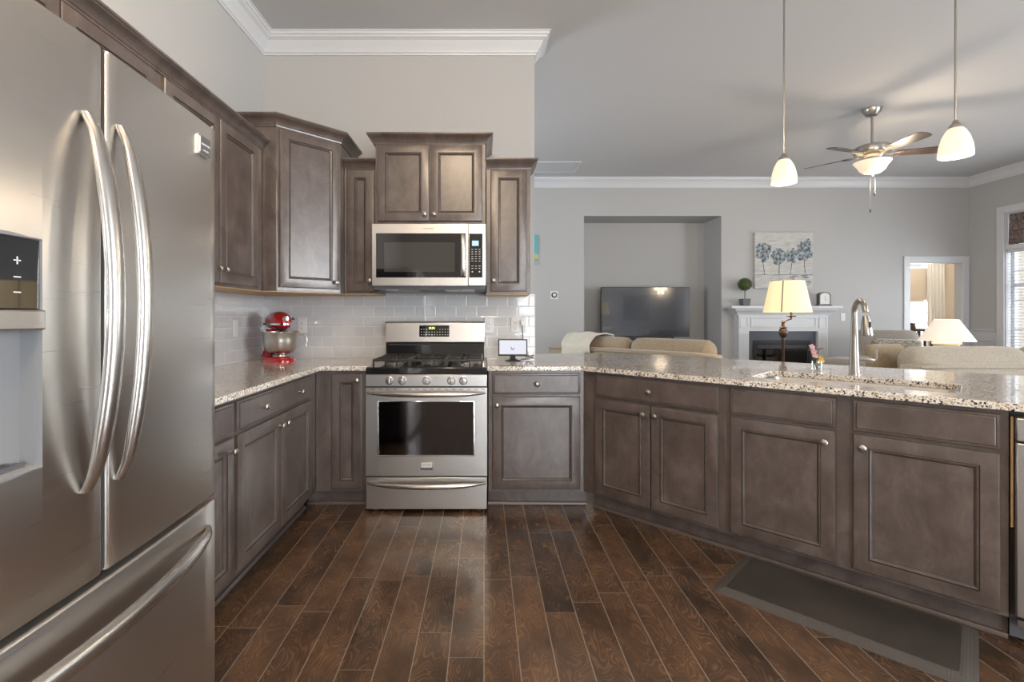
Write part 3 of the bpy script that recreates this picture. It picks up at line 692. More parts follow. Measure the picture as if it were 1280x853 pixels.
text('badge_lettering', 'FRIGIDAIRE', .0078, 'printwhite', bd, (bx+.006, by-.007, 1.683), FRONT, .0004)
text('badge_lettering', 'GALLERY', .0065, 'printwhite', bd, (bx+.006, by-.007, 1.668), FRONT, .0004)
MB().box(bx-.0225,by-.0075,1.6605,bx-.0185,by-.006,1.7005).build('badge_stripe', 'printwhite', bd)

# ------------------------------------------------------------------ gas range
t_ = thing('gas_range', 'stainless gas range with five knobs standing below the microwave', 'range', (-.361, 3.083, 0), 0)
H = .380
b = MB(); b.box(-H+.004,.03,.05,H-.004,.62,.868); b.build('body', 'darkgrey', t_)
b = MB(); b.prism([(-H,0),(H,0),(H,.62),(-H,.62)], .868, .912); b.build('cooktop', 'black', t_, bev=.006, seg=3)
b = MB(); b.box(-H,-.003,.792,H,.04,.867); cp = b.build('control_panel', 'steel2', t_, bev=.003)
for kx in (486,502,533,564,579):
    X_ = (kx-605)/615*3.06+.361
    b = MB(); b.lathe([(.0265,0),(.0265,-.005),(.0225,-.007),(.0215,-.020),(.019,-.026),(.002,-.027)], (X_,-.003,.829), 24, 'y'); kb = b.build('knob', 'handle', cp)
    MB().box(X_-.0045,-.037,.829-.019,X_+.0045,-.028,.829+.019).build('grip', 'handle', kb, bev=.002)
# oven door
b = MB(); z0_,z1_=.232,.784; wx0,wx1,wz0,wz1=-.300,.295,.362,.695
b.box(-H,0,z0_,wx0,.045,z1_); b.box(wx1,0,z0_,H,.045,z1_); b.box(wx0,0,z0_,wx1,.045,wz0); b.box(wx0,0,wz1,wx1,.045,z1_)
od = b.build('oven_door', 'steel2', t_)
b = MB(); b.rect_rings(wx0-.006, wz0-.006, wx1+.006, wz1+.006, [(0,.002),(0,-.003),(.004,-.004),(.006,-.002),(.0065,.004)], back=False); b.build('window_trim', 'chrome', od)
MB().box(wx0,.004,wz0,wx1,.008,wz1).build('window_glass', 'ovenglass', od)
b = MB(); b.box(wx0-.01,.045,wz0-.04,wx0+.0,.55,wz1+.03); b.box(wx1,.045,wz0-.04,wx1+.01,.55,wz1+.03); b.box(wx0,.045,wz0-.05,wx1,.55,wz0-.04); b.box(wx0,.55,wz0-.04,wx1,.56,wz1+.03); b.build('oven_cavity', 'black', t_)
b = MB()
for zz in (.46,.58):
    for k in range(22): xx = wx0+.02+k*(wx1-wx0-.04)/21; b.tube([(xx,.07,zz),(xx,.5,zz)], .0022, 6)
    b.tube([(wx0+.01,.07,zz),(wx1-.01,.07,zz)], .004, 6)
b.build('oven_rack', 'chrome', t_)
b = MB()
for k in range(16):
    if k in (4,): continue
    xx=-.345+k*.046; b.box(xx,-.0008,.772,xx+.022,.0,.7755)
b.build('vent_slots', 'blackplastic', od, smooth=False)
def bow_handle(parent, z, drop):
    b=MB(); n=24; rings=[]
    for k in range(n+1):
        f=k/n; x=-.372+.744*f; e_=math.sin(PI*f); y=-.008-.052*e_**.6; r_=.006+.010*min(1,e_*1.8)
        rings.append([(x, y+.011*math.sin(2*PI*j/12)*(r_/.016), z-drop*e_+r_*math.cos(2*PI*j/12)) for j in range(12)])
    b.loft(rings); return b.build('handle','handle',parent,ang=60)
bow_handle(od, .752, .004)
bg = MB().box(-.037,-.005,.268,.040,0,.318).build('badge', 'handle', od, bev=.001)
MB().box(-.033,-.0058,.285,.036,-.005,.314).build('badge_face', 'white', bg)
text('badge_lettering', 'FRIGIDAIRE', .011, 'darkgrey', bg, (.0015,-.006,.3005), FRONT, .0003)
MB().box(-.033,-.0058,.270,.036,-.005,.282).build('badge_band', 'darkgrey', bg)
sd = MB().box(-H,0,.022,H,.05,.222).build('storage_drawer', 'steel2', t_, bev=.003)
bow_handle(sd, .188, .008)
for sx_ in (-.33,.33): MB().lathe([(.022,0),(.022,.012),(.010,.014),(.010,.05)], (sx_,.07,0), 12).build('foot', 'darkgrey', t_)
# cooktop details: burners, grates
BN=[(-.235,.20,.045),(-.235,.44,.035),(0,.32,.055),(.235,.20,.05),(.235,.44,.035)]
for (x,y,r) in BN:
    b=MB(); b.lathe([(r+.012,0),(r+.010,.004),(r,.010),(r,.014)], (x,y,.912), 20); bb=b.build('burner','nickel',t_)
    b=MB(); b.lathe([(r*.8,0),(r*.82,.006),(r*.7,.010),(.002,.011)], (x,y,.926), 20); b.build('burner_cap','iron',bb)
for gx,gw in ((-.235,.225),(0,.225),(.235,.225)):
    b=MB(); x0_,x1_=gx-gw/2,gx+gw/2; y0_,y1_=.075,.545; z_=.950; q=.006
    for xx in (x0_,x1_): b.box(xx-q,y0_,z_-.008,xx+q,y1_,z_+.006)
    for yy in (y0_,.31,y1_): b.box(x0_,yy-q,z_-.008,x1_,yy+q,z_+.006)
    for yy in ((.19,.43) if gx else (.31,)):
        b.box(gx-q*.8,yy-.10,z_-.006,gx+q*.8,yy-.025,z_+.008); b.box(gx-q*.8,yy+.025,z_-.006,gx+q*.8,yy+.10,z_+.008)
        b.box(x0_,yy-q*.8,z_-.006,gx-.028,yy+q*.8,z_+.008); b.box(gx+.028,yy-q*.8,z_-.006,x1_,yy+q*.8,z_+.008)
    for xx in (x0_,gx-.035,gx+.035,x1_):
        for yy in (y0_,y1_): b.box(xx-.006,yy-.006,.912,xx+.006,yy+.006,z_)
    b.build('grate','iron',t_,bev=.0015,seg=1)
# backguard
b=MB(); b.loft([[(x,.555,.912),(x,.57,1.035),(x,.535,1.04),(x,.548,1.185),(x,.56,1.193),(x,.66,1.193),(x,.66,.912)] for x in (-.366,.366)]); b.cur=0
bgd=b.build('backguard','steel2',t_,bev=.004)
b=MB(); b.loft([[(x,.545,.913),(x,.553,.955),(x,.560,1.034),(x,.60,1.034),(x,.60,.913)] for x in (-.362,.362)]); b.build('vent_panel','black',bgd,bev=.002)
MB().box(-.350,.556,1.018,.350,.562,1.03).build('vent_slot','rubber',bgd)
rotD=Matrix.Rotation(R(-5.1),4,'X')
b=MB(); b.X=Matrix.Translation((0,.5425,1.1225)) @ rotD; b.cushion((-.005,0,0),(.222,.006,.085),.010,0,6); ds=b.build('display','glassblack',bgd)
rt=rotD.to_3x3() @ FRONT
text('clock_digits','12:30',.021,'digits',ds,(-.025,.5385,1.144),rt,.0003)
b=MB(); b.X=Matrix.Translation((0,.5388,1.1225)) @ rotD
for r_ in range(3):
    for c_ in range(11):
        if r_==0 and 2<c_<7: continue
        xx=-.100+c_*.0195; zz=.013-r_*.020; b.box(xx-.0035,-.0006,zz-.0022,xx+.0035,0,zz+.0022)
b.build('key_marks','printwhite',ds,smooth=False)

# ------------------------------------------------------------------ microwave
t_=thing('microwave_oven','over-the-range stainless microwave mounted above the gas range','microwave',(-.368,3.29,1.425),0)
b=MB(); b.box(-.378,.03,.0,.378,.47,.425); b.build('case','darkgrey',t_)
b=MB(); z0_,z1_=.012,.425; xa,xs=-.380,.260; w0,w1,v0,v1=-.355,.247,.066,.362
b.box(xa,0,z0_,w0,.03,z1_); b.box(w1,0,z0_,xs,.03,z1_); b.box(w0,0,z0_,w1,.03,v0); b.box(w0,0,v1,w1,.03,z1_)
md=b.build('door','steel2',t_)
MB().box(w0,.003,v0,w1,.02,v1).build('door_glass','glassblack',md,bev=.002)
MB().box(w0+.055,.0022,v0+.038,w1-.075,.003,v1-.06).build('window_screen',mat('screen_mesh',(.045,.043,.040),.10,0,Coat_Weight=1.0),md)
b=MB(); rings=[]
for k in range(13):
    f=k/12; z=v0+.008+(v1-v0-.018)*f; e_=math.sin(PI*f)**.5; y=-.012-.022*e_; rings.append([(.228+.0165*math.cos(2*PI*j/12),y+.010*math.sin(2*PI*j/12),z) for j in range(12)])
b.loft(rings); b.build('handle','handle',md,ang=60)
pn=MB().box(xs+.003,0,z0_,.380,.03,z1_).build('control_panel','steel2',t_,bev=.002)
MB().box(xs+.008,-.002,v0,.358,.0,v1-.002).build('keypad','glassblack',pn,bev=.001)
MB().box(.288,-.003,.278,.332,-.002,.312).build('display','lcd',pn)
b=MB()
for r_ in range(8):
    for c_ in range(3):
        b.box(.284+c_*.024,-.0028,.252-r_*.0155-(.018 if r_>5 else 0),.296+c_*.024,-.002,.2555-r_*.0155-(.018 if r_>5 else 0))
for c_ in (0,2): b.lathe([(.005,0),(.005,-.001)],(.290+c_*.024,-.002,.105),10,'y')
b.build('keys','printwhite',pn,smooth=False)
text('lettering','FRIGIDAIRE',.013,'darkgrey',md,(-.005,-.0005,.394),FRONT,.0003)
b=MB(); b.box(-.376,.03,-.012,.376,.45,.0); b.build('underside','darkgrey',t_,bev=.002)
for sx_ in (-.2,.2):
    b=MB()
    for k in range(8): b.box(sx_-.10,.10+k*.03,-.015,sx_+.10,.112+k*.03,-.012)
    b.box(sx_-.105,.09,-.0125,sx_+.105,.33,-.012); b.build('grease_filter','nickel',t_)
    MB().box(sx_*1.3-.04,.06,-.016,sx_*1.3+.04,.085,-.012).build('cooktop_light','white',t_)

# ------------------------------------------------------------------ stand mixer
t_=thing('stand_mixer','red tilt-head stand mixer with steel bowl in the counter corner','mixer',(-1.478,3.535,.914),R(-50))
b=MB()
def foot_ring(z,k):
    P=[]
    for j in range(32):
        a=2*PI*j/32; x=math.cos(a); y=math.sin(a); wx=.175; wy=.112*(1 if x>0 else (1-.18*(-x)**1.5))
        P.append((x*wx*k, y*wy*k, z))
    return P
b.loft([foot_ring(0,1),foot_ring(.012,1.0),foot_ring(.024,.93),foot_ring(.030,.86),foot_ring(.033,.7)])
b.build('foot','red',t_,ang=60)
b=MB(); b.loft([[(-.115+kx*math.cos(2*PI*j/24)+dx, ky*math.sin(2*PI*j/24), z) for j in range(24)] for (z,kx,ky,dx) in ((.02,.062,.085,.01),(.06,.050,.070,0),(.12,.040,.052,-.004),(.18,.038,.046,-.004),(.225,.045,.052,0))]); b.build('column','red',t_,ang=60)
b=MB(); rings=[]
for k in range(15):
    f=k/14; x=-.165+.325*f; e_=(1-abs(2*f-1)**3.0)**.5 if 0<f<1 else .02
    rings.append([(x, .076*e_*math.cos(2*PI*j/24), .272+ (.082*e_*math.sin(2*PI*j/24) if math.sin(2*PI*j/24)>0 else .048*e_**.5*math.sin(2*PI*j/24))) for j in range(24)])
b.loft(rings); hd=b.build('head','red',t_,ang=70)
b=MB(); rings=[]
for k in range(15):
    f=k/14; x=-.167+.329*f; e_=(1-abs(2*f-1)**3.0)**.5 if 0<f<1 else .02
    rings.append([(x,.078*e_*c,.262+dz) for c,dz in ((-1,-.006),(1,-.006),(1,.006),(-1,.006))])
b.loft(rings); b.build('trim_band','chrome',hd)
b=MB(); b.lathe([(.020,0),(.022,.010),(.019,.014),(.002,.015)],(.148,0,.300),20,'x'); hc=b.build('hub_cap','chrome',hd)
b=MB(); b.lathe([(.006,0),(.005,.014),(.010,.018),(.010,.026),(.001,.028)],(.128,.055,.300),12,'x'); b.build('hub_knob','blackplastic',hd)
b=MB(); b.lathe([(.004,.006),(.004,-.006),(.008,-.008),(.008,-.013)],(-.05,-.074,.262),12,'y'); b.build('speed_lever','blackplastic',hd)
b=MB(); b.lathe([(.045,.235),(.043,.226),(.028,.214),(.010,.21),(.010,.12)],(.060,0,0),20); b.build('beater_hub','chrome',hd)
b=MB(); b.lathe([(.050,.033),(.056,.036),(.054,.046),(.045,.052),(.078,.060),(.100,.078),(.113,.108),(.119,.150),(.120,.200),(.124,.204),(.124,.208),(.117,.208),(.117,.200),(.115,.15),(.109,.110),(.095,.082),(.065,.066),(.002,.062)],(.050,0,0),32,cap=False); bw=b.build('bowl','bowlsteel',t_,ang=60)
b=MB(); a0=Vector((.075+.10*.45,.10*.9,0))
dd=Vector((.45,.9,0)).normalized(); pts=[Vector((.050,0,0))+dd*(rr_+.012)+Vector((0,0,z)) for rr_,z in ((.106,.185),(.125,.192),(.148,.186),(.162,.165),(.164,.140),(.156,.115),(.160,.10))]
b.tube(pts,[.005,.006,.006,.006,.006,.006,.005],10); b.build('bowl_handle','bowlsteel',bw)

# ------------------------------------------------------------------ smart display, outlets
t_=thing('smart_display','small black smart display with lit screen on the right counter','display',(.205,3.50,.914),R(-2))
def tilted(b): b.X=Matrix.Translation((0,0,.035)) @ Matrix.Rotation(R(-12),4,'X')
b=MB(); tilted(b); b.box(-.105,-.006,0,.105,.010,.122); dsx=b.build('housing','blackplastic',t_,bev=.005,seg=3)
M['screen']=emis('lit_screen',(.80,.82,.95),.62,(.05,.05,.06))
b=MB(); tilted(b); b.box(-.095,-.0075,.012,.095,-.0055,.112); scn=b.build('screen','screen',dsx)
b=MB(); tilted(b); b.tube([(-.012,-.0082,.066),(-.011,-.0082,.052),(-.003,-.0082,.045),(.006,-.0082,.048),(.010,-.0082,.058)],[.0018,.003,.0035,.003,.0018],8); b.build('screen_mark','darkgrey',scn)
b=MB(); b.loft([[(-.055,-.03,0),(.055,-.03,0),(.055,.045,0),(-.055,.045,0)],[(-.052,-.028,.004),(.052,-.028,.004),(.052,.043,.004),(-.052,.043,.004)],[(-.02,.005,.012),(.02,.005,.012),(.02,.03,.012),(-.02,.03,.012)],[(-.018,.0,.045),(.018,.0,.045),(.018,.03,.05),(-.018,.03,.05)]]); b.build('stand','blackplastic',t_,ang=60)
def plate(label,loc,rz,gangs,kinds,cat='outlet',name='wall_outlet',group=None):
    t_=thing(name,label,cat,loc,rz,group); w_=.070+.046*(gangs-1)
    MB().box(-w_/2,-.006,-.058,w_/2,0,.058).build('cover_plate','white',t_,bev=.003)
    for i,k in enumerate(kinds):
        cx=-(gangs-1)*.023+i*.046
        if k=='outlet':
            for dz in (-.020,.020):
                b=MB(); b.cushion((cx,-.0065,dz),(.030,.004,.028),.010,0,6); rc=b.build('receptacle','white',t_)
                b=MB(); b.box(cx-.007,-.0088,dz-.002,cx-.0055,-.0082,dz+.008); b.box(cx+.0055,-.0088,dz-.002,cx+.007,-.0082,dz+.008); b.lathe([(.0025,-.0088),(.0025,-.0082)],(cx,0,dz-.008),8,'y'); b.build('slots','darkgrey',rc,smooth=False)
        else:
            b=MB(); b.box(cx-.016,-.009,-.034,cx+.016,-.005,.034); b.build('rocker','white',t_,bev=.002)
    return t_
plate('single white outlet on the tile right behind the red mixer',((378.5-605)/163.1,YB-.008,1.160),0,1,['outlet'],group='wall outlets')
plate('single white outlet beside the right edge of the range backguard',((611-605)/163.1,YB-.008,1.163),0,1,['outlet'],group='wall outlets')
po=plate('double outlet plate with a plug in it above the smart display',((648-605)/163.1,YB-.008,1.165),0,2,['outlet','outlet'],group='wall outlets')
plate('white rocker switch on the left tile wall beside the fridge',(XL+.008,3.32,1.148),PI/2,1,['rocker'],'switch','light_switch')
plate('white rocker switch on the wall right of the mantel',((1053.5-605)/615*YF,YF,1.235-1.5/615*YF),0,1,['rocker'],'switch','light_switch')
# power adapter + cable
t_=thing('power_cable','white plug and black coiled cable of the smart display','cable',(.325,YB-.018,1.175),0)
MB().cushion((-.035,-.022,.005),(.030,.03,.046),.008,0,6).build('plug','white',t_)
b=MB(); b.tube([(-.035,-.03,-.01),(-.033,-.034,-.06),(-.03,-.034,-.12),(-.025,-.06,-.215),(.0,-.12,-.245),(.03,-.17,-.250),(.02,-.20,-.235),(-.01,-.19,-.225),(-.02,-.16,-.24),(.01,-.14,-.235),(.035,-.16,-.225),(.03,-.19,-.235),(0,-.21,-.25),(-.06,-.21,-.2555)],.0028,8); b.build('cord','blackplastic',t_)
# thermostat
t_=thing('thermostat','round black-ringed thermostat on a white plate on the living room wall','thermostat',((692.7-605)/615*YF,YF,1.235+26/615*YF),0)
MB().box(-.062,-.008,-.062,.062,0,.062).build('plate','white',t_,bev=.004)
MB().lathe([(.042,-.008),(.042,-.024),(.036,-.028),(.001,-.0285)],(0,0,0),28,'y').build('ring','blackplastic',t_)
MB().lathe([(.026,-.028),(.024,-.031),(.001,-.0315)],(0,0,0),28,'y').build('dial_face','white',t_)

# ------------------------------------------------------------------ floor mat
t_=thing('kitchen_mat','black rubber anti-fatigue mat on the floor before the sink cabinet','mat',(*S2(-.59,3.553),0),DG)
mw,mh=.425,.228
def mrr(ins,z,r=.03): return [(x,y,z) for x,y in rr(-mw+ins,mw-ins,-mh+ins,mh-ins,r)]
b=MB(); b.loft([mrr(0,0),mrr(0,.002),mrr(.045,.0175,.012)],cap=False); n_=len(mrr(0,0)); b.af(list(range(n_))[::-1]); b.loft([mrr(.045,.0175,.012),mrr(.0455,.017,.012)],cap=False); b.af(range(len(b.v)-n_,len(b.v))); b.build('bevelled_border','matedge',t_,ang=20)
b=MB(); b.loft([mrr(.0465,.0165,.012),mrr(.0475,.0195,.012)]); b.build('textured_surface','matrubber',t_,ang=20)

# ------------------------------------------------------------------ fireplace
t_=thing('fireplace','white mantel fireplace with dark slate surround on the far wall','fireplace',(4.565,YF,0),0)
b=MB(); b.box(-.84,-.25,1.345,.84,0,1.385); b.build('mantel_shelf','trim',t_,bev=.006)
b=MB(); b.sweep([(0,-.10),(.012,-.10),(.018,-.08),(.05,-.04),(.075,-.03),(.085,0),(0,0)][::1] and [(o,1.345+z) for o,z in [(0,-.10),(.012,-.10),(.018,-.08),(.05,-.04),(.075,-.03),(.085,0),(0,0)]],[(-.69,0),(-.69,-.15),(.69,-.15),(.69,0)],side=1); b.build('mantel_moulding','trim',t_,ang=20)
b=MB(); b.box(-.68,-.15,1.0,.68,0,1.345); b.rect_rings(-.50,1.05,.50,1.22,[(0,-.15),(0,-.162),(.018,-.162),(.024,-.1515)],back=False)
for sx_ in (-1,1): b.X=Matrix.Translation((sx_*.60,0,0)); b.rect_rings(-.06,1.05,.06,1.22,[(0,-.15),(0,-.160),(.014,-.160),(.018,-.1515)],back=False)
b.X=Matrix.Identity(4); b.build('frieze','trim',t_,bev=.002)
for sx_ in (-1,1):
    b=MB(); x0_,x1_=sorted((sx_*.68,sx_*.525)); b.box(x0_,-.15,0,x1_,0,1.0)
    for k in range(5): xx=x0_+.022+k*.028; b.box(xx-.007,-.156,.16,xx+.007,-.15,.97)
    b.box(x0_-.008,-.165,0,x1_+.008,0,.14); b.build('pilaster','trim',t_,bev=.002)
b=MB(); b.box(-.525,-.10,.86,.525,0,1.0); b.box(-.525,-.10,0,-.44,0,.86); b.box(.44,-.10,0,.525,0,.86); b.build('slate_surround','slate',t_)
b=MB(); b.box(-.44,-.11,.80,.44,-.09,.86); b.box(-.44,-.11,.0,-.39,-.09,.80); b.box(.39,-.11,0,.44,-.09,.80); b.box(-.39,-.105,.72,.39,-.095,.735); b.build('firebox_frame','blackplastic',t_,bev=.004)
for k in range(3): MB().box(-.38,-.118,.742+k*.02,.38,-.10,.752+k*.02).build('louver','darkgrey',t_)
MB().box(-.44,-.03,0,.44,0,.86).build('firebox','rubber',t_)
MB().box(-.39,-.092,.0,.39,-.088,.72).build('glass_door','ovenglass',t_)
b=MB(); b.tube([(-.22,-.06,.22),(.2,-.05,.26)],.03,10); b.tube([(-.12,-.055,.28),(.08,-.06,.50)],.024,10); b.tube([(.2,-.055,.24),(-.02,-.06,.42)],.024,10); b.build('gas_logs','twig',t_)
# topiary, clock
t_=thing('topiary','small round topiary ball in a grey pot on the mantel','plant',((931-605)/615*7.5,7.50,1.385),0)
b=MB(); b.loft([[(-.05,-.05,0),(.05,-.05,0),(.05,.05,0),(-.05,.05,0)],[(-.062,-.062,.11),(.062,-.062,.11),(.062,.062,.11),(-.062,.062,.11)]]); b.build('pot','darkgrey',t_,bev=.003)
MB().tube([(0,0,.10),(.002,0,.26)],.006,8).build('stem','twig',t_)
b=MB(); random.seed(3)
for k in range(420):
    z=1-2*(k+.5)/420; a=k*2.39996; r_=(1-z*z)**.5; c=Vector((r_*math.cos(a),r_*math.sin(a),z)); p=Vector((0,0,.33))+c*(.082+random.uniform(0,.018)); tdir=Vector((random.uniform(-1,1),random.uniform(-1,1),random.uniform(-1,1))).cross(c).normalized(); s2=tdir.cross(c)
    q=[p-tdir*.013+c*.003,p+s2*.008,p+tdir*.013+c*.006,p-s2*.008]; b.af([b.av(x) for x in q])
blob(b,(0,0,.33),.084,10); b.build('foliage_ball','leaf',t_,smooth=False)
t_=thing('mantel_clock','small dark arched mantel clock with white face','clock',((1029.5-605)/615*7.5,7.50,1.385),R(-6))
b=MB()
def arch(w_,h_,s_,y,n=12): return [(-w_,y,0),(w_,y,0)]+[(w_*math.cos(PI*k/n),y,h_+s_*math.sin(PI*k/n)) for k in range(n+1)]
b.loft([arch(.085,.165,.05,-.035),arch(.085,.165,.05,.035)]); b.build('case','tablewood',t_,bev=.002)
MB().box(-.10,-.045,0,.10,.045,.018).build('base','tablewood',t_,bev=.003)
b=MB(); b.loft([arch(.066,.148,.04,-.037)[0:0] or [(x,y,z+.028) for x,y,z in arch(.066,.125,.045,-.037)],[(x,y,z+.028) for x,y,z in arch(.066,.125,.045,-.034)]]); fc=b.build('clock_face','white',t_)
b=MB(); b.box(-.0015,-.039,.10,.0015,-.0375,.15); b.X=Matrix.Translation((0,0,.10)) @ Matrix.Rotation(R(120),4,'Y'); b.box(-.002,-.039,0,.002,-.0375,.034); b.build('hands','blackplastic',fc)
# painting
t_=thing('tree_painting','square unframed painting of blue grey trees hanging above the mantel','painting',((979-605)/615*7.62,YF-.002,1.66),0)
MB().box(-.447,-.045,0,.447,0,.865).build('canvas','canvas',t_,bev=.002)
b=MB(); random.seed(11)
for (cx,cz,rw,rh) in ((-.32,.57,.125,.14),(-.07,.50,.125,.12),(.12,.50,.09,.11),(.32,.58,.135,.15),(.36,.70,.06,.07)):
    pts=[]; n=22
    for k in range(n): a=2*PI*k/n; f=1+random.uniform(-.22,.22); pts.append((min(.445,cx+rw*f*math.cos(a)),cz+rh*f*math.sin(a)))
    b.loft([[(x,-.0455,z) for x,z in pts],[(x,-.0475-(.0005*abs(cx)),z) for x,z in pts]])
b.build('painted_foliage','foliage_paint',t_,smooth=False)
b=MB()
for (x0_,x1_) in ((-.33,-.30),(-.07,-.075),(.13,.10),(.31,.33)): b.tube([(x0_,-.047,.45),(x1_,-.047,.22)],.004,6)
for k in range(26):
    z=random.uniform(.05,.20); x=random.uniform(-.25,.40); l_=random.uniform(.03,.14); b.box(x-l_/2,-.0468,z,min(.445,x+l_/2),-.0455,z+random.uniform(.003,.010))
for k in range(9): z=.205+random.uniform(-.006,.006); x=-.40+k*.1; b.box(x-.05,-.0468,z,min(.445,x+.05),-.0455,z+.006)
b.build('painted_strokes','stroke',t_,smooth=False)
t_=tag(MB().box(.35,YF-.03,1.235+64/615*YF,(672.3-605)/615*YF,YF,1.235+101/615*YF).build('wall_picture','outart',bev=.002),'sliver of a colourful picture seen past the end of the kitchen wall','picture')

# ------------------------------------------------------------------ TV and console
t_=thing('television','large flat-screen television in the wall niche','television',(2.608,7.98,.83),0)
MB().box(-.716,-.025,.065,.716,.02,.872).build('housing','blackplastic',t_,bev=.004)
M['tvscreen']=mat('tv_screen',(.030,.036,.048),.12,0,Coat_Weight=1.0,Coat_Roughness=.03); M['tvscreen'].node_tree.nodes['Principled BSDF'].inputs['IOR'].default_value=1.9
MB().box(-.708,-.027,.078,.708,-.025,.864).build('screen','tvscreen',t_)
b=MB()
for sx_ in (-.45,.45): b.box(sx_-.012,-.12,0,sx_+.012,.12,.010); b.box(sx_-.012,-.012,.0,sx_+.012,.012,.07)
b.build('stand_feet','blackplastic',t_,bev=.002)
t_=thing('media_console','low dark wooden media console standing in the niche under the television','console',(2.62,8.0,0),0)
MB().box(-.90,-.23,.795,.90,.22,.83).build('top','tablewood',t_,bev=.004); MB().box(-.87,-.21,.08,.87,.21,.795).build('body','tablewood',t_)
for k in range(4):
    b=MB(); x0_=-.86+k*.432; b.rect_rings(x0_,.10,x0_+.424,.785,[(0,-.21),(0,-.228),(.05,-.228),(.056,-.220)]); dd_=b.build('door','tablewood',t_); knob(dd_, x0_+(.38 if k%2==0 else .04), -.228, .45)
for sx_ in (-.82,.82):
    for sy_ in (-.17,.17): MB().box(sx_-.03,sy_-.03,0,sx_+.03,sy_+.03,.08).build('leg','tablewood',t_)
tag(MB().box(2.25,7.80,.83,3.0,7.87,.875).build('soundbar','blackplastic',bev=.008),'slim black soundbar lying in front of the television','soundbar')

# ------------------------------------------------------------------ sofas
def sofa(label,loc,rz,W,ms,hb=.83,D=.92,cush=2,ct=.99,name='sofa',arm=.20):
    t_=thing(name,label,'sofa',loc,rz,None)
    b=MB(); b.cushion((W/2,.11,hb/2+.03),(W,.22,hb-.06),.05,0,8); bk=b.build('back_frame',ms,t_,ang=80)
    b=MB(); b.tube([(.03,.0,hb-.03),(W-.03,.0,hb-.03)],.008,8); b.build('piping',ms,bk)
    b=MB(); b.cushion((W/2,D/2+.05,.24),(W-.1,D-.1,.34),.04,0,6); b.build('seat_base',ms,t_,ang=80)
    for x in (arm/2,W-arm/2):
        b=MB(); b.cushion((x,D/2+.08,.34),(arm,D-.14,.56),.09,0,8); b.build('arm',ms,t_,ang=80)
    cw=(W-2*arm*.55)/cush
    for k in range(cush):
        b=MB(); b.cushion((arm*.55+cw*(k+.5),.28,(ct+.45)/2),(cw-.01,.26,ct-.45),.11,.10,12); b.build('back_cushion',ms,t_,ang=80)
        b=MB(); b.cushion((arm*.55+cw*(k+.5),.62,.50),(cw-.08,.58,.17),.06,.06,10); b.build('seat_cushion',ms,t_,ang=80)
    for x in (.08,W-.08):
        for y in (.06,D-.08): MB().lathe([(.02,0),(.03,.10)],(x,y,0),12).build('leg','tablewood',t_)
    return t_
th=math.atan2(-.726,.69)
s1=sofa('tan sofa with its back to the kitchen facing the television niche',(.80,6.28,0),th,2.10,'sofatan',hb=.86,ct=.985)
s2_=sofa('stone coloured sofa with its back to the peninsula in front of the right window',(3.72,4.22,0),0,2.35,'sofagrey',hb=.82,ct=.955)
# throw over sofa 1's back left end
def sheet(b,f,nu,nv,th_=.012):
    T=[[f(i/nu,j/nv) for j in range(nv+1)] for i in range(nu+1)]
    top=[[b.av(T[i][j]) for j in range(nv+1)] for i in range(nu+1)]
    def nor(i,j):
        a=Vector(T[min(i+1,nu)][j])-Vector(T[max(i-1,0)][j]); c=Vector(T[i][min(j+1,nv)])-Vector(T[i][max(j-1,0)]); return a.cross(c).normalized()
    bot=[[b.av(Vector(T[i][j])+nor(i,j)*th_) for j in range(nv+1)] for i in range(nu+1)]
    for i in range(nu):
        for j in range(nv):
            b.af((top[i][j],top[i+1][j],top[i+1][j+1],top[i][j+1])); b.af((bot[i][j],bot[i][j+1],bot[i+1][j+1],bot[i+1][j]))
    for i in range(nu): b.af((top[i][0],bot[i][0],bot[i+1][0],top[i+1][0])); b.af((top[i][nv],top[i+1][nv],bot[i+1][nv],bot[i][nv]))
    for j in range(nv): b.af((top[0][j],top[0][j+1],bot[0][j+1],bot[0][j])); b.af((top[nu][j],bot[nu][j],bot[nu][j+1],top[nu][j+1]))
def throwf(u,v):
    x=.25+.40*u+.02*math.sin(v*9)+.10*u*max(0,v-.35)
    # v 0..1: hangs at back from z .50 up over cushion top z 1.0 to front
    hang=.30-.26*u
    path=[(-.03,.86-hang),(-.035,.80),(-.03,.885),(.03,.93),(.12,1.0),(.26,1.02),(.40,.99),(.43,.85)]
    s_=v*(len(path)-1); k=min(int(s_),len(path)-2); f=s_-k
    y=path[k][0]*(1-f)+path[k+1][0]*f; z=path[k][1]*(1-f)+path[k+1][1]*f
    return (x,y+.006*math.sin(u*14),z+.008*math.sin(u*9+v*5))
b=MB(); sheet(b,throwf,18,21)
o=b.build('throw_blanket','throw',ang=80); o.rotation_euler=(0,0,th); cl=OFF[o.name]; rm=Matrix.Rotation(th,3,'Z'); o.location=Vector((.80,6.28,0))+rm@cl
tag(o,'cream throw blanket draped over the left back of the tan sofa','blanket')
def pillow(label,loc,rot,size,ms,name='throw_pillow',group=None):
    b=MB(); b.cushion((0,0,0),size,.05,.35,10); me_o=b.build(name,ms,ang=80); c=OFF[me_o.name]; me_o.rotation_euler=rot; me_o.location=loc; return tag(me_o,label,'pillow',group)
pillow('gold pillow leaning diamond-wise on the left end of the stone sofa',(4.10,4.70,.585),(R(-14),R(24),R(28)),(.30,.13,.32),'gold')
pillow('tan pillow standing in for the lamp-warmed arm of the stone sofa, just right of the faucet',(4.09,4.99,.59),(R(-6),0,R(12)),(.42,.13,.36),'sofatan')  # tan colour stands in for warm lamplight on the sofa arm
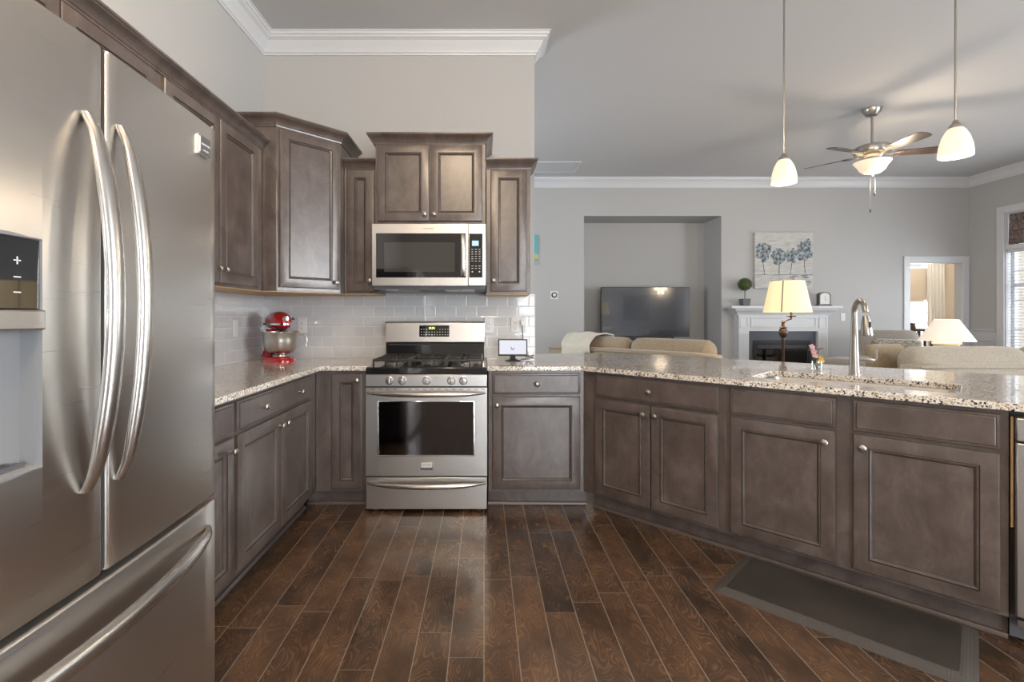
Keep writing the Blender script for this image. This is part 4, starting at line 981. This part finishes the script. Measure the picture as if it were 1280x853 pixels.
# loveseat far: carries tan pillows. armchair (grey)
def armchair(label,loc,rz):
    t_=thing('armchair',label,'armchair',loc,rz)
    MB().cushion((0,-.36,.60),(.78,.20,.86),.09,.03,8).build('backrest','chairgrey',t_,ang=80)
    MB().cushion((0,.02,.42),(.56,.66,.20),.07,.05,8).build('seat_cushion','chairgrey',t_,ang=80)
    for sx_ in (-1,1): MB().cushion((sx_*.37,.05,.44),(.17,.78,.46),.08,0,8).build('arm','chairgrey',t_,ang=80)
    MB().cushion((0,.03,.24),(.70,.72,.22),.03,0,6).build('seat_base','chairgrey',t_,ang=80)
    for x in (-.33,.33):
        for y in (-.38,.36): MB().lathe([(.018,0),(.026,.14)],(x,y,0),10).build('leg','tablewood',t_)
    return t_
armchair('taupe armchair beyond the stone sofa facing the fireplace corner',(5.66,6.78,0),R(158))
pillow('black and cream patterned pillow propped in the taupe armchair',(5.42,6.50,.535),(R(12),0,R(-24)),(.52,.16,.40),'paisley')
t_=thing('ottoman','small taupe ottoman left of the faucet before the far wall','ottoman',(4.22,5.72,0),R(20))
b=MB(); b.cushion((0,0,.59),(.46,.46,.30),.10,.06,10); b.build('cushion_top','chairgrey',t_,ang=80)
b=MB(); b.cushion((0,0,.30),(.40,.40,.36),.03,0,6); b.build('base','chairgrey',t_,ang=80)
for x in (-.15,.15):
    for y in (-.15,.15): MB().lathe([(.015,0),(.02,.13)],(x,y,0),10).build('leg','tablewood',t_)

# ------------------------------------------------------------------ lamps
def shade_mesh(b,r0,r1,z0,z1,c=(0,0),n=36,th_=.003):
    b.lathe([(r0,z0),(r1,z1),(r1-th_,z1),(r0-th_,z0),(r0,z0)],(c[0],c[1],0),n,cap=False)
LK=.809
t_=thing('floor_lamp','bronze floor lamp with glowing cream shade before the fireplace','lamp',(2.706,4.45,0),0)
def lz(z): return 1.235+(z-1.235)*LK
MB().lathe([(.13,0),(.13,.012),(.09,.03),(.03,.05),(.012,.08)],(0,0,0),28).build('base','bronze',t_)
b=MB(); b.lathe([(.012,.08),(.012,.3),(.017,.32),(.012,.34),(.012,lz(.95)),(.016,lz(.96)),(.015,lz(.985)),(.024,lz(1.0)),(.036,lz(1.035)),(.038,lz(1.06)),(.030,lz(1.085)),(.021,lz(1.095)),(.033,lz(1.105)),(.017,lz(1.115)),(.012,lz(1.15)),(.017,lz(1.165)),(.008,lz(1.185))],(-.0,0,0),20); b.build('pole','bronze',t_)
b=MB(); b.tube([(0,0,lz(1.17)),(.03,-.01,lz(1.185)),(.06,-.02,lz(1.20)),(.06,-.02,lz(1.23))],[.007,.006,.007,.010],10); b.lathe([(.004,lz(1.222)),(.037,lz(1.225)),(.041,lz(1.235)),(.010,lz(1.24)),(.010,lz(1.27))],(.06,-.02,0),18); b.build('swing_arm','bronze',t_)
b=MB(); shade_mesh(b,.192,.136,lz(1.275),lz(1.62),(.024,-.02)); sh=b.build('lamp_shade','shadewarm',t_,ang=60)
MB().tube([(.024-.698*.192,-.02-.711*.192,lz(1.275)),(.024-.698*.136,-.02-.711*.136,lz(1.62))],.005,6).build('seam','darkgrey',sh)
MB().lathe([(.02,0),(.032,.05),(.028,.09),(.01,.11)],(.024,-.02,lz(1.35)),14).build('bulb','glowbright',t_)
MB().tube([(.06,-.02,lz(1.27)),(.03,-.02,lz(1.36))],.007,8).build('socket','bronze',t_)
point('floor_lamp_light',(2.73,4.43,1.42),9,r=.08)
t_=thing('end_table','dark wooden end table carrying the white table lamp','table',(5.30,5.62,0),0)
MB().box(-.28,-.28,.60,.28,.28,.63).build('tabletop','tablewood',t_,bev=.004)
for x in (-.25,.25):
    for y in (-.25,.25): MB().box(x-.022,y-.022,0,x+.022,y+.022,.60).build('leg','tablewood',t_)
MB().box(-.24,-.24,.18,.24,.24,.20).build('shelf','tablewood',t_)
t_=thing('table_lamp','round cream ceramic table lamp with wide white shade near the window','lamp',(5.17,5.50,.63),0)
b=MB(); b.lathe([(.10,0),(.10,.02),(.07,.03),(.10,.07),(.165,.15),(.17,.21),(.15,.25),(.10,.262),(.11,.275),(.13,.295),(.12,.318),(.03,.33),(.012,.34)],(0,0,0),32); b.build('base','ceramic',t_,ang=50)
b=MB(); shade_mesh(b,.245,.105,.325,.565); b.build('lamp_shade','shadewhite',t_,ang=60)
MB().lathe([(.012,.33),(.015,.36),(.03,.40),(.028,.44),(.008,.46)],(0,0,0),14).build('bulb','glowbright',t_)
point('table_lamp_light',(5.17,5.50,1.10),9,r=.06)

def pendant(label,x,y):
    t_=thing('pendant_light',label,'pendant light',(x,y,2.095),0,'pendant lights over the peninsula')
    MB().tube([(0,0,.185),(0,0,CZ-2.095-.02)],.0055,10).build('rod','nickel',t_)
    MB().lathe([(.062,CZ-2.095-.025),(.065,CZ-2.095-.012),(.065,CZ-2.095)],(0,0,0),24).build('canopy','nickel',t_)
    MB().lathe([(.032,.150),(.030,.165),(.016,.180),(.010,.195),(.002,.196)],(0,0,0),20).build('cap','nickel',t_)
    b=MB(); b.lathe([(.074,0),(.0745,.02),(.070,.06),(.058,.105),(.042,.138),(.030,.153),(.026,.150),(.039,.134),(.055,.102),(.067,.058),(.071,.02),(.071,0),(.074,0)],(0,0,0),32,cap=False); b.build('glass_shade','glow',t_,ang=60)
    b=MB(); b.lathe([(.003,.020),(.024,.032),(.031,.055),(.026,.082),(.014,.10),(.012,.14)],(0,0,0),16); b.build('bulb','glowbright',t_)
    point('pendant_glow',(x,y,2.06),5,r=.04)
pendant('pendant light with frosted bell shade above the left part of the peninsula',1.945,3.19)
pendant('larger looking pendant light with frosted bell shade at the far right',2.545,2.655)

# ceiling fan
fxx,fyy,fz=4.0,5.07,0
t_=thing('ceiling_fan','five-blade nickel ceiling fan with glowing glass bowl in the living room','ceiling fan',(fxx,fyy,2.86),0)
top=CZ-2.86
MB().lathe([(.02,top-.085),(.05,top-.075),(.075,top-.04),(.085,top-.01),(.085,top)],(0,0,0),28).build('canopy','nickel',t_)
MB().tube([(0,0,.14),(0,0,top-.07)],.012,12).build('downrod','nickel',t_)
b=MB(); b.lathe([(.02,.155),(.04,.15),(.05,.135),(.13,.125),(.155,.11),(.160,.06),(.150,.04),(.09,.025),(.07,.0),(.07,-.02)],(0,0,0),36); b.build('motor_housing','nickel',t_)
for k in range(5):
    a=R(-90+72*k+2); X_=Matrix.Rotation(a,4,'Z')
    b=MB(); b.X=X_ @ Matrix.Translation((0,0,.035)) @ Matrix.Rotation(R(-12),4,'X')
    pts=[(.20,-.052),(.56,-.070),(.60,-.055),(.615,0),(.60,.055),(.56,.070),(.20,.052)]; b.prism(pts,-.003,.003); bl=b.build('blade','fanblade',t_)
    b=MB(); b.X=X_; b.tube([(.08,0,.045),(.14,.0,.03),(.20,.028,.034),(.26,.03,.036)],.006,8); b.tube([(.08,0,.045),(.14,0,.03),(.20,-.028,.034),(.26,-.03,.036)],.006,8); b.build('blade_bracket','nickel',bl)
b=MB(); b.lathe([(.002,-.165),(.025,-.163),(.075,-.150),(.110,-.120),(.130,-.080),(.158,-.045),(.162,-.038),(.154,-.040),(.125,-.078),(.10,-.115),(.06,-.135),(.002,-.14)],(0,0,0),36,cap=False); b.build('glass_bowl','glow',t_,ang=60)
for k in range(3): a=R(30+120*k); blb=MB(); blb.lathe([(.004,-.11),(.022,-.10),(.028,-.075),(.012,-.04)],(.05*math.cos(a),.05*math.sin(a),0),12); blb.build('bulb','glowbright',t_)
MB().lathe([(.07,-.02),(.09,-.025),(.09,-.045),(.02,-.05)],(0,0,0),28).build('light_fitter','nickel',t_)
b=MB(); b.lathe([(.008,-.185),(.012,-.178),(.006,-.165)],(0,0,0),10); b.build('finial','nickel',t_)
for (dx,L_) in ((-.035,.53),(.012,.36)):
    b=MB(); b.tube([(dx*.3,-.02,-.17),(dx,-.02,-.2),(dx,-.02,-L_)],.0018,6); pc_=b.build('pull_chain','nickel',t_); MB().lathe([(.003,-L_-.035),(.007,-L_-.028),(.007,-L_-.008),(.003,-L_)],(dx,-.02,0),10).build('pull_fob','tablewood',pc_)
point('fan_light',(fxx+.12,fyy-.08,2.60),14,r=.08); point('fan_uplight',(fxx,fyy,2.83),4,r=.03)

# ceiling vent
t_=thing('ceiling_vent','white slatted return vent in the ceiling beside the far crown moulding','vent',(1.02,7.05,CZ),0)
b=MB(); b.rect_rings(-.33,-.25,.33,.25,[(0,0),(0,-.008),(.03,-.010),(.034,-.003)],back=False); 
for p_ in range(len(b.v)): x,y,z=b.v[p_]; b.v[p_]=(x,z,y)
b.build('frame','trim',t_)
b=MB()
for k in range(22): xx=-.28+k*.0262; b.X=Matrix.Translation((xx,0,-.006)) @ Matrix.Rotation(R(12),4,'Y'); b.box(-.0125,-.22,-.0007,.010,.22,.0007)
for k in range(4): b.X=Matrix.Identity(4); b.box(-.30+k*.2-.003,-.22,-.012,-.30+k*.2+.003,.22,-.002)
b.build('louvers','trim',t_,smooth=False)
# kitchen ceiling lamp out of view; rear one added to brighten the foreground
for (cx_,cy_,pw_,lb_) in ((-.25,1.0,44,'round frosted flush light on the kitchen ceiling nearest the range'),(.1,-1.4,62,'added round flush light behind the camera, unseen, brightening the kitchen foreground')):
  t_=thing('flush_ceiling_light',lb_,'ceiling light',(cx_,cy_,CZ-.13),0,'kitchen ceiling lights')
  MB().lathe([(.20,.13),(.20,.10),(.18,.09)],(0,0,0),32).build('pan','nickel',t_)
  MB().lathe([(.002,0),(.08,.012),(.15,.045),(.185,.09),(.18,.092),(.14,.05),(.07,.02),(.002,.01)],(0,0,0),32,cap=False).build('glass_dome','glow',t_)
  point('kitchen_ceiling_light',(cx_,cy_,CZ-.35),pw_,(1,.78,.55),.15)
# dining chandelier (its lights mirror in the television)
t_=thing('chandelier','five-light chandelier over the dining area, seen mirrored in the television','chandelier',(5.6,.3,1.86),0)
MB().lathe([(.01,-.1),(.03,-.05),(.05,0),(.03,.06),(.012,.12),(.012,CZ-1.86-.02),(.06,CZ-1.86-.02),(.06,CZ-1.86)],(0,0,0),20).build('stem','nickel',t_)
for k in range(5):
    a=2*PI*k/5; c_,s_=math.cos(a),math.sin(a); b=MB(); b.tube([(0,0,-.02),(.12*c_,.12*s_,-.08),(.24*c_,.24*s_,-.03),(.26*c_,.26*s_,.05)],.008,8); ar=b.build('arm','nickel',t_)
    MB().lathe([(.03,.05),(.06,.11),(.07,.17),(.066,.17),(.03,.06)],(.26*c_,.26*s_,0),18,cap=False).build('glass_shade','glow',ar)
    MB().lathe([(.005,.05),(.025,.08),(.025,.11),(.005,.14)],(.26*c_,.26*s_,0),12).build('bulb','glowbright',ar)
point('hall_fill_light',(8.3,9.3,2.9),38,(1,.9,.76),.2)  # added fill lamp without a fixture, brightens the dark hall
point('chandelier_light',(5.6,.3,2.1),22,r=.2)
# framed print on the wall behind the camera (mirrored in the television)
t_=thing('framed_print','dark framed print on the dining wall, seen mirrored in the television','picture frame',(6.0,YN,1.05),PI)
b=MB(); b.rect_rings(-.5,0,.5,1.0,[(0,0),(0,-.03),(.06,-.03),(.065,-.015)],back=False); b.build('frame','tablewood',t_); MB().box(-.45,-.014,.05,.45,-.004,.95).build('print','canvas',t_)

# valance in living window, hall curtains, railing
def ripple(b,x0,x1,z0,z1,y,amp,fr,n=60,th_=.008):
    sheet(b,lambda u,v:(x0+(x1-x0)*u, y+amp*math.sin(u*fr)*(.4+.6*v)+amp*.3*math.sin(u*fr*2.3+1), z1+(z0-z1)*v),n,8,th_)
b=MB(); ripple(b,4.97,7.10,2.26,2.70,0,.022,90,120)
for i_ in range(len(b.v)): x,y,z=b.v[i_]; b.v[i_]=(XR+.055-y,x,z)
tag(b.build('window_valance','valance',ang=80),'brown patterned valance gathered across the top of the living room window','valance')
b=MB(); ripple(b,9.12,9.46,.25,2.55,HY-.09,.025,30)
tag(b.build('sheer_curtain','white_cloth',ang=80),'white curtain hanging beside the bright hall window','curtain')
t_=tag(MB().box(8.68,HY-.05,1.52,9.30,HY-.03,2.22).build('roller_shade','cream'),'half lowered pale shade over the hall window','window shade')
t_=thing('stair_railing','dark wooden stair railing in the hall seen through the doorway','railing',(7.6,8.9,0),0)
MB().box(-.6,-.03,.955,1.3,.03,1.005).build('handrail','railwood',t_,bev=.008)
b=MB().box(-.6,-.02,.08,1.3,.02,.11).build('bottom_rail','railwood',t_)
for k in range(16): b=MB(); x=-.54+k*.115; b.box(x-.018,-.018,.11,x+.018,.018,.955); b.build('baluster','railwood',t_,bev=.003)
for x in (.13,-.6): 
    b=MB(); b.box(x-.045,-.045,0,x+.045,.045,1.06); b.cushion((x,0,1.085),(.10,.10,.05),.02,0,4); b.build('newel_post','railwood',t_,bev=.003)
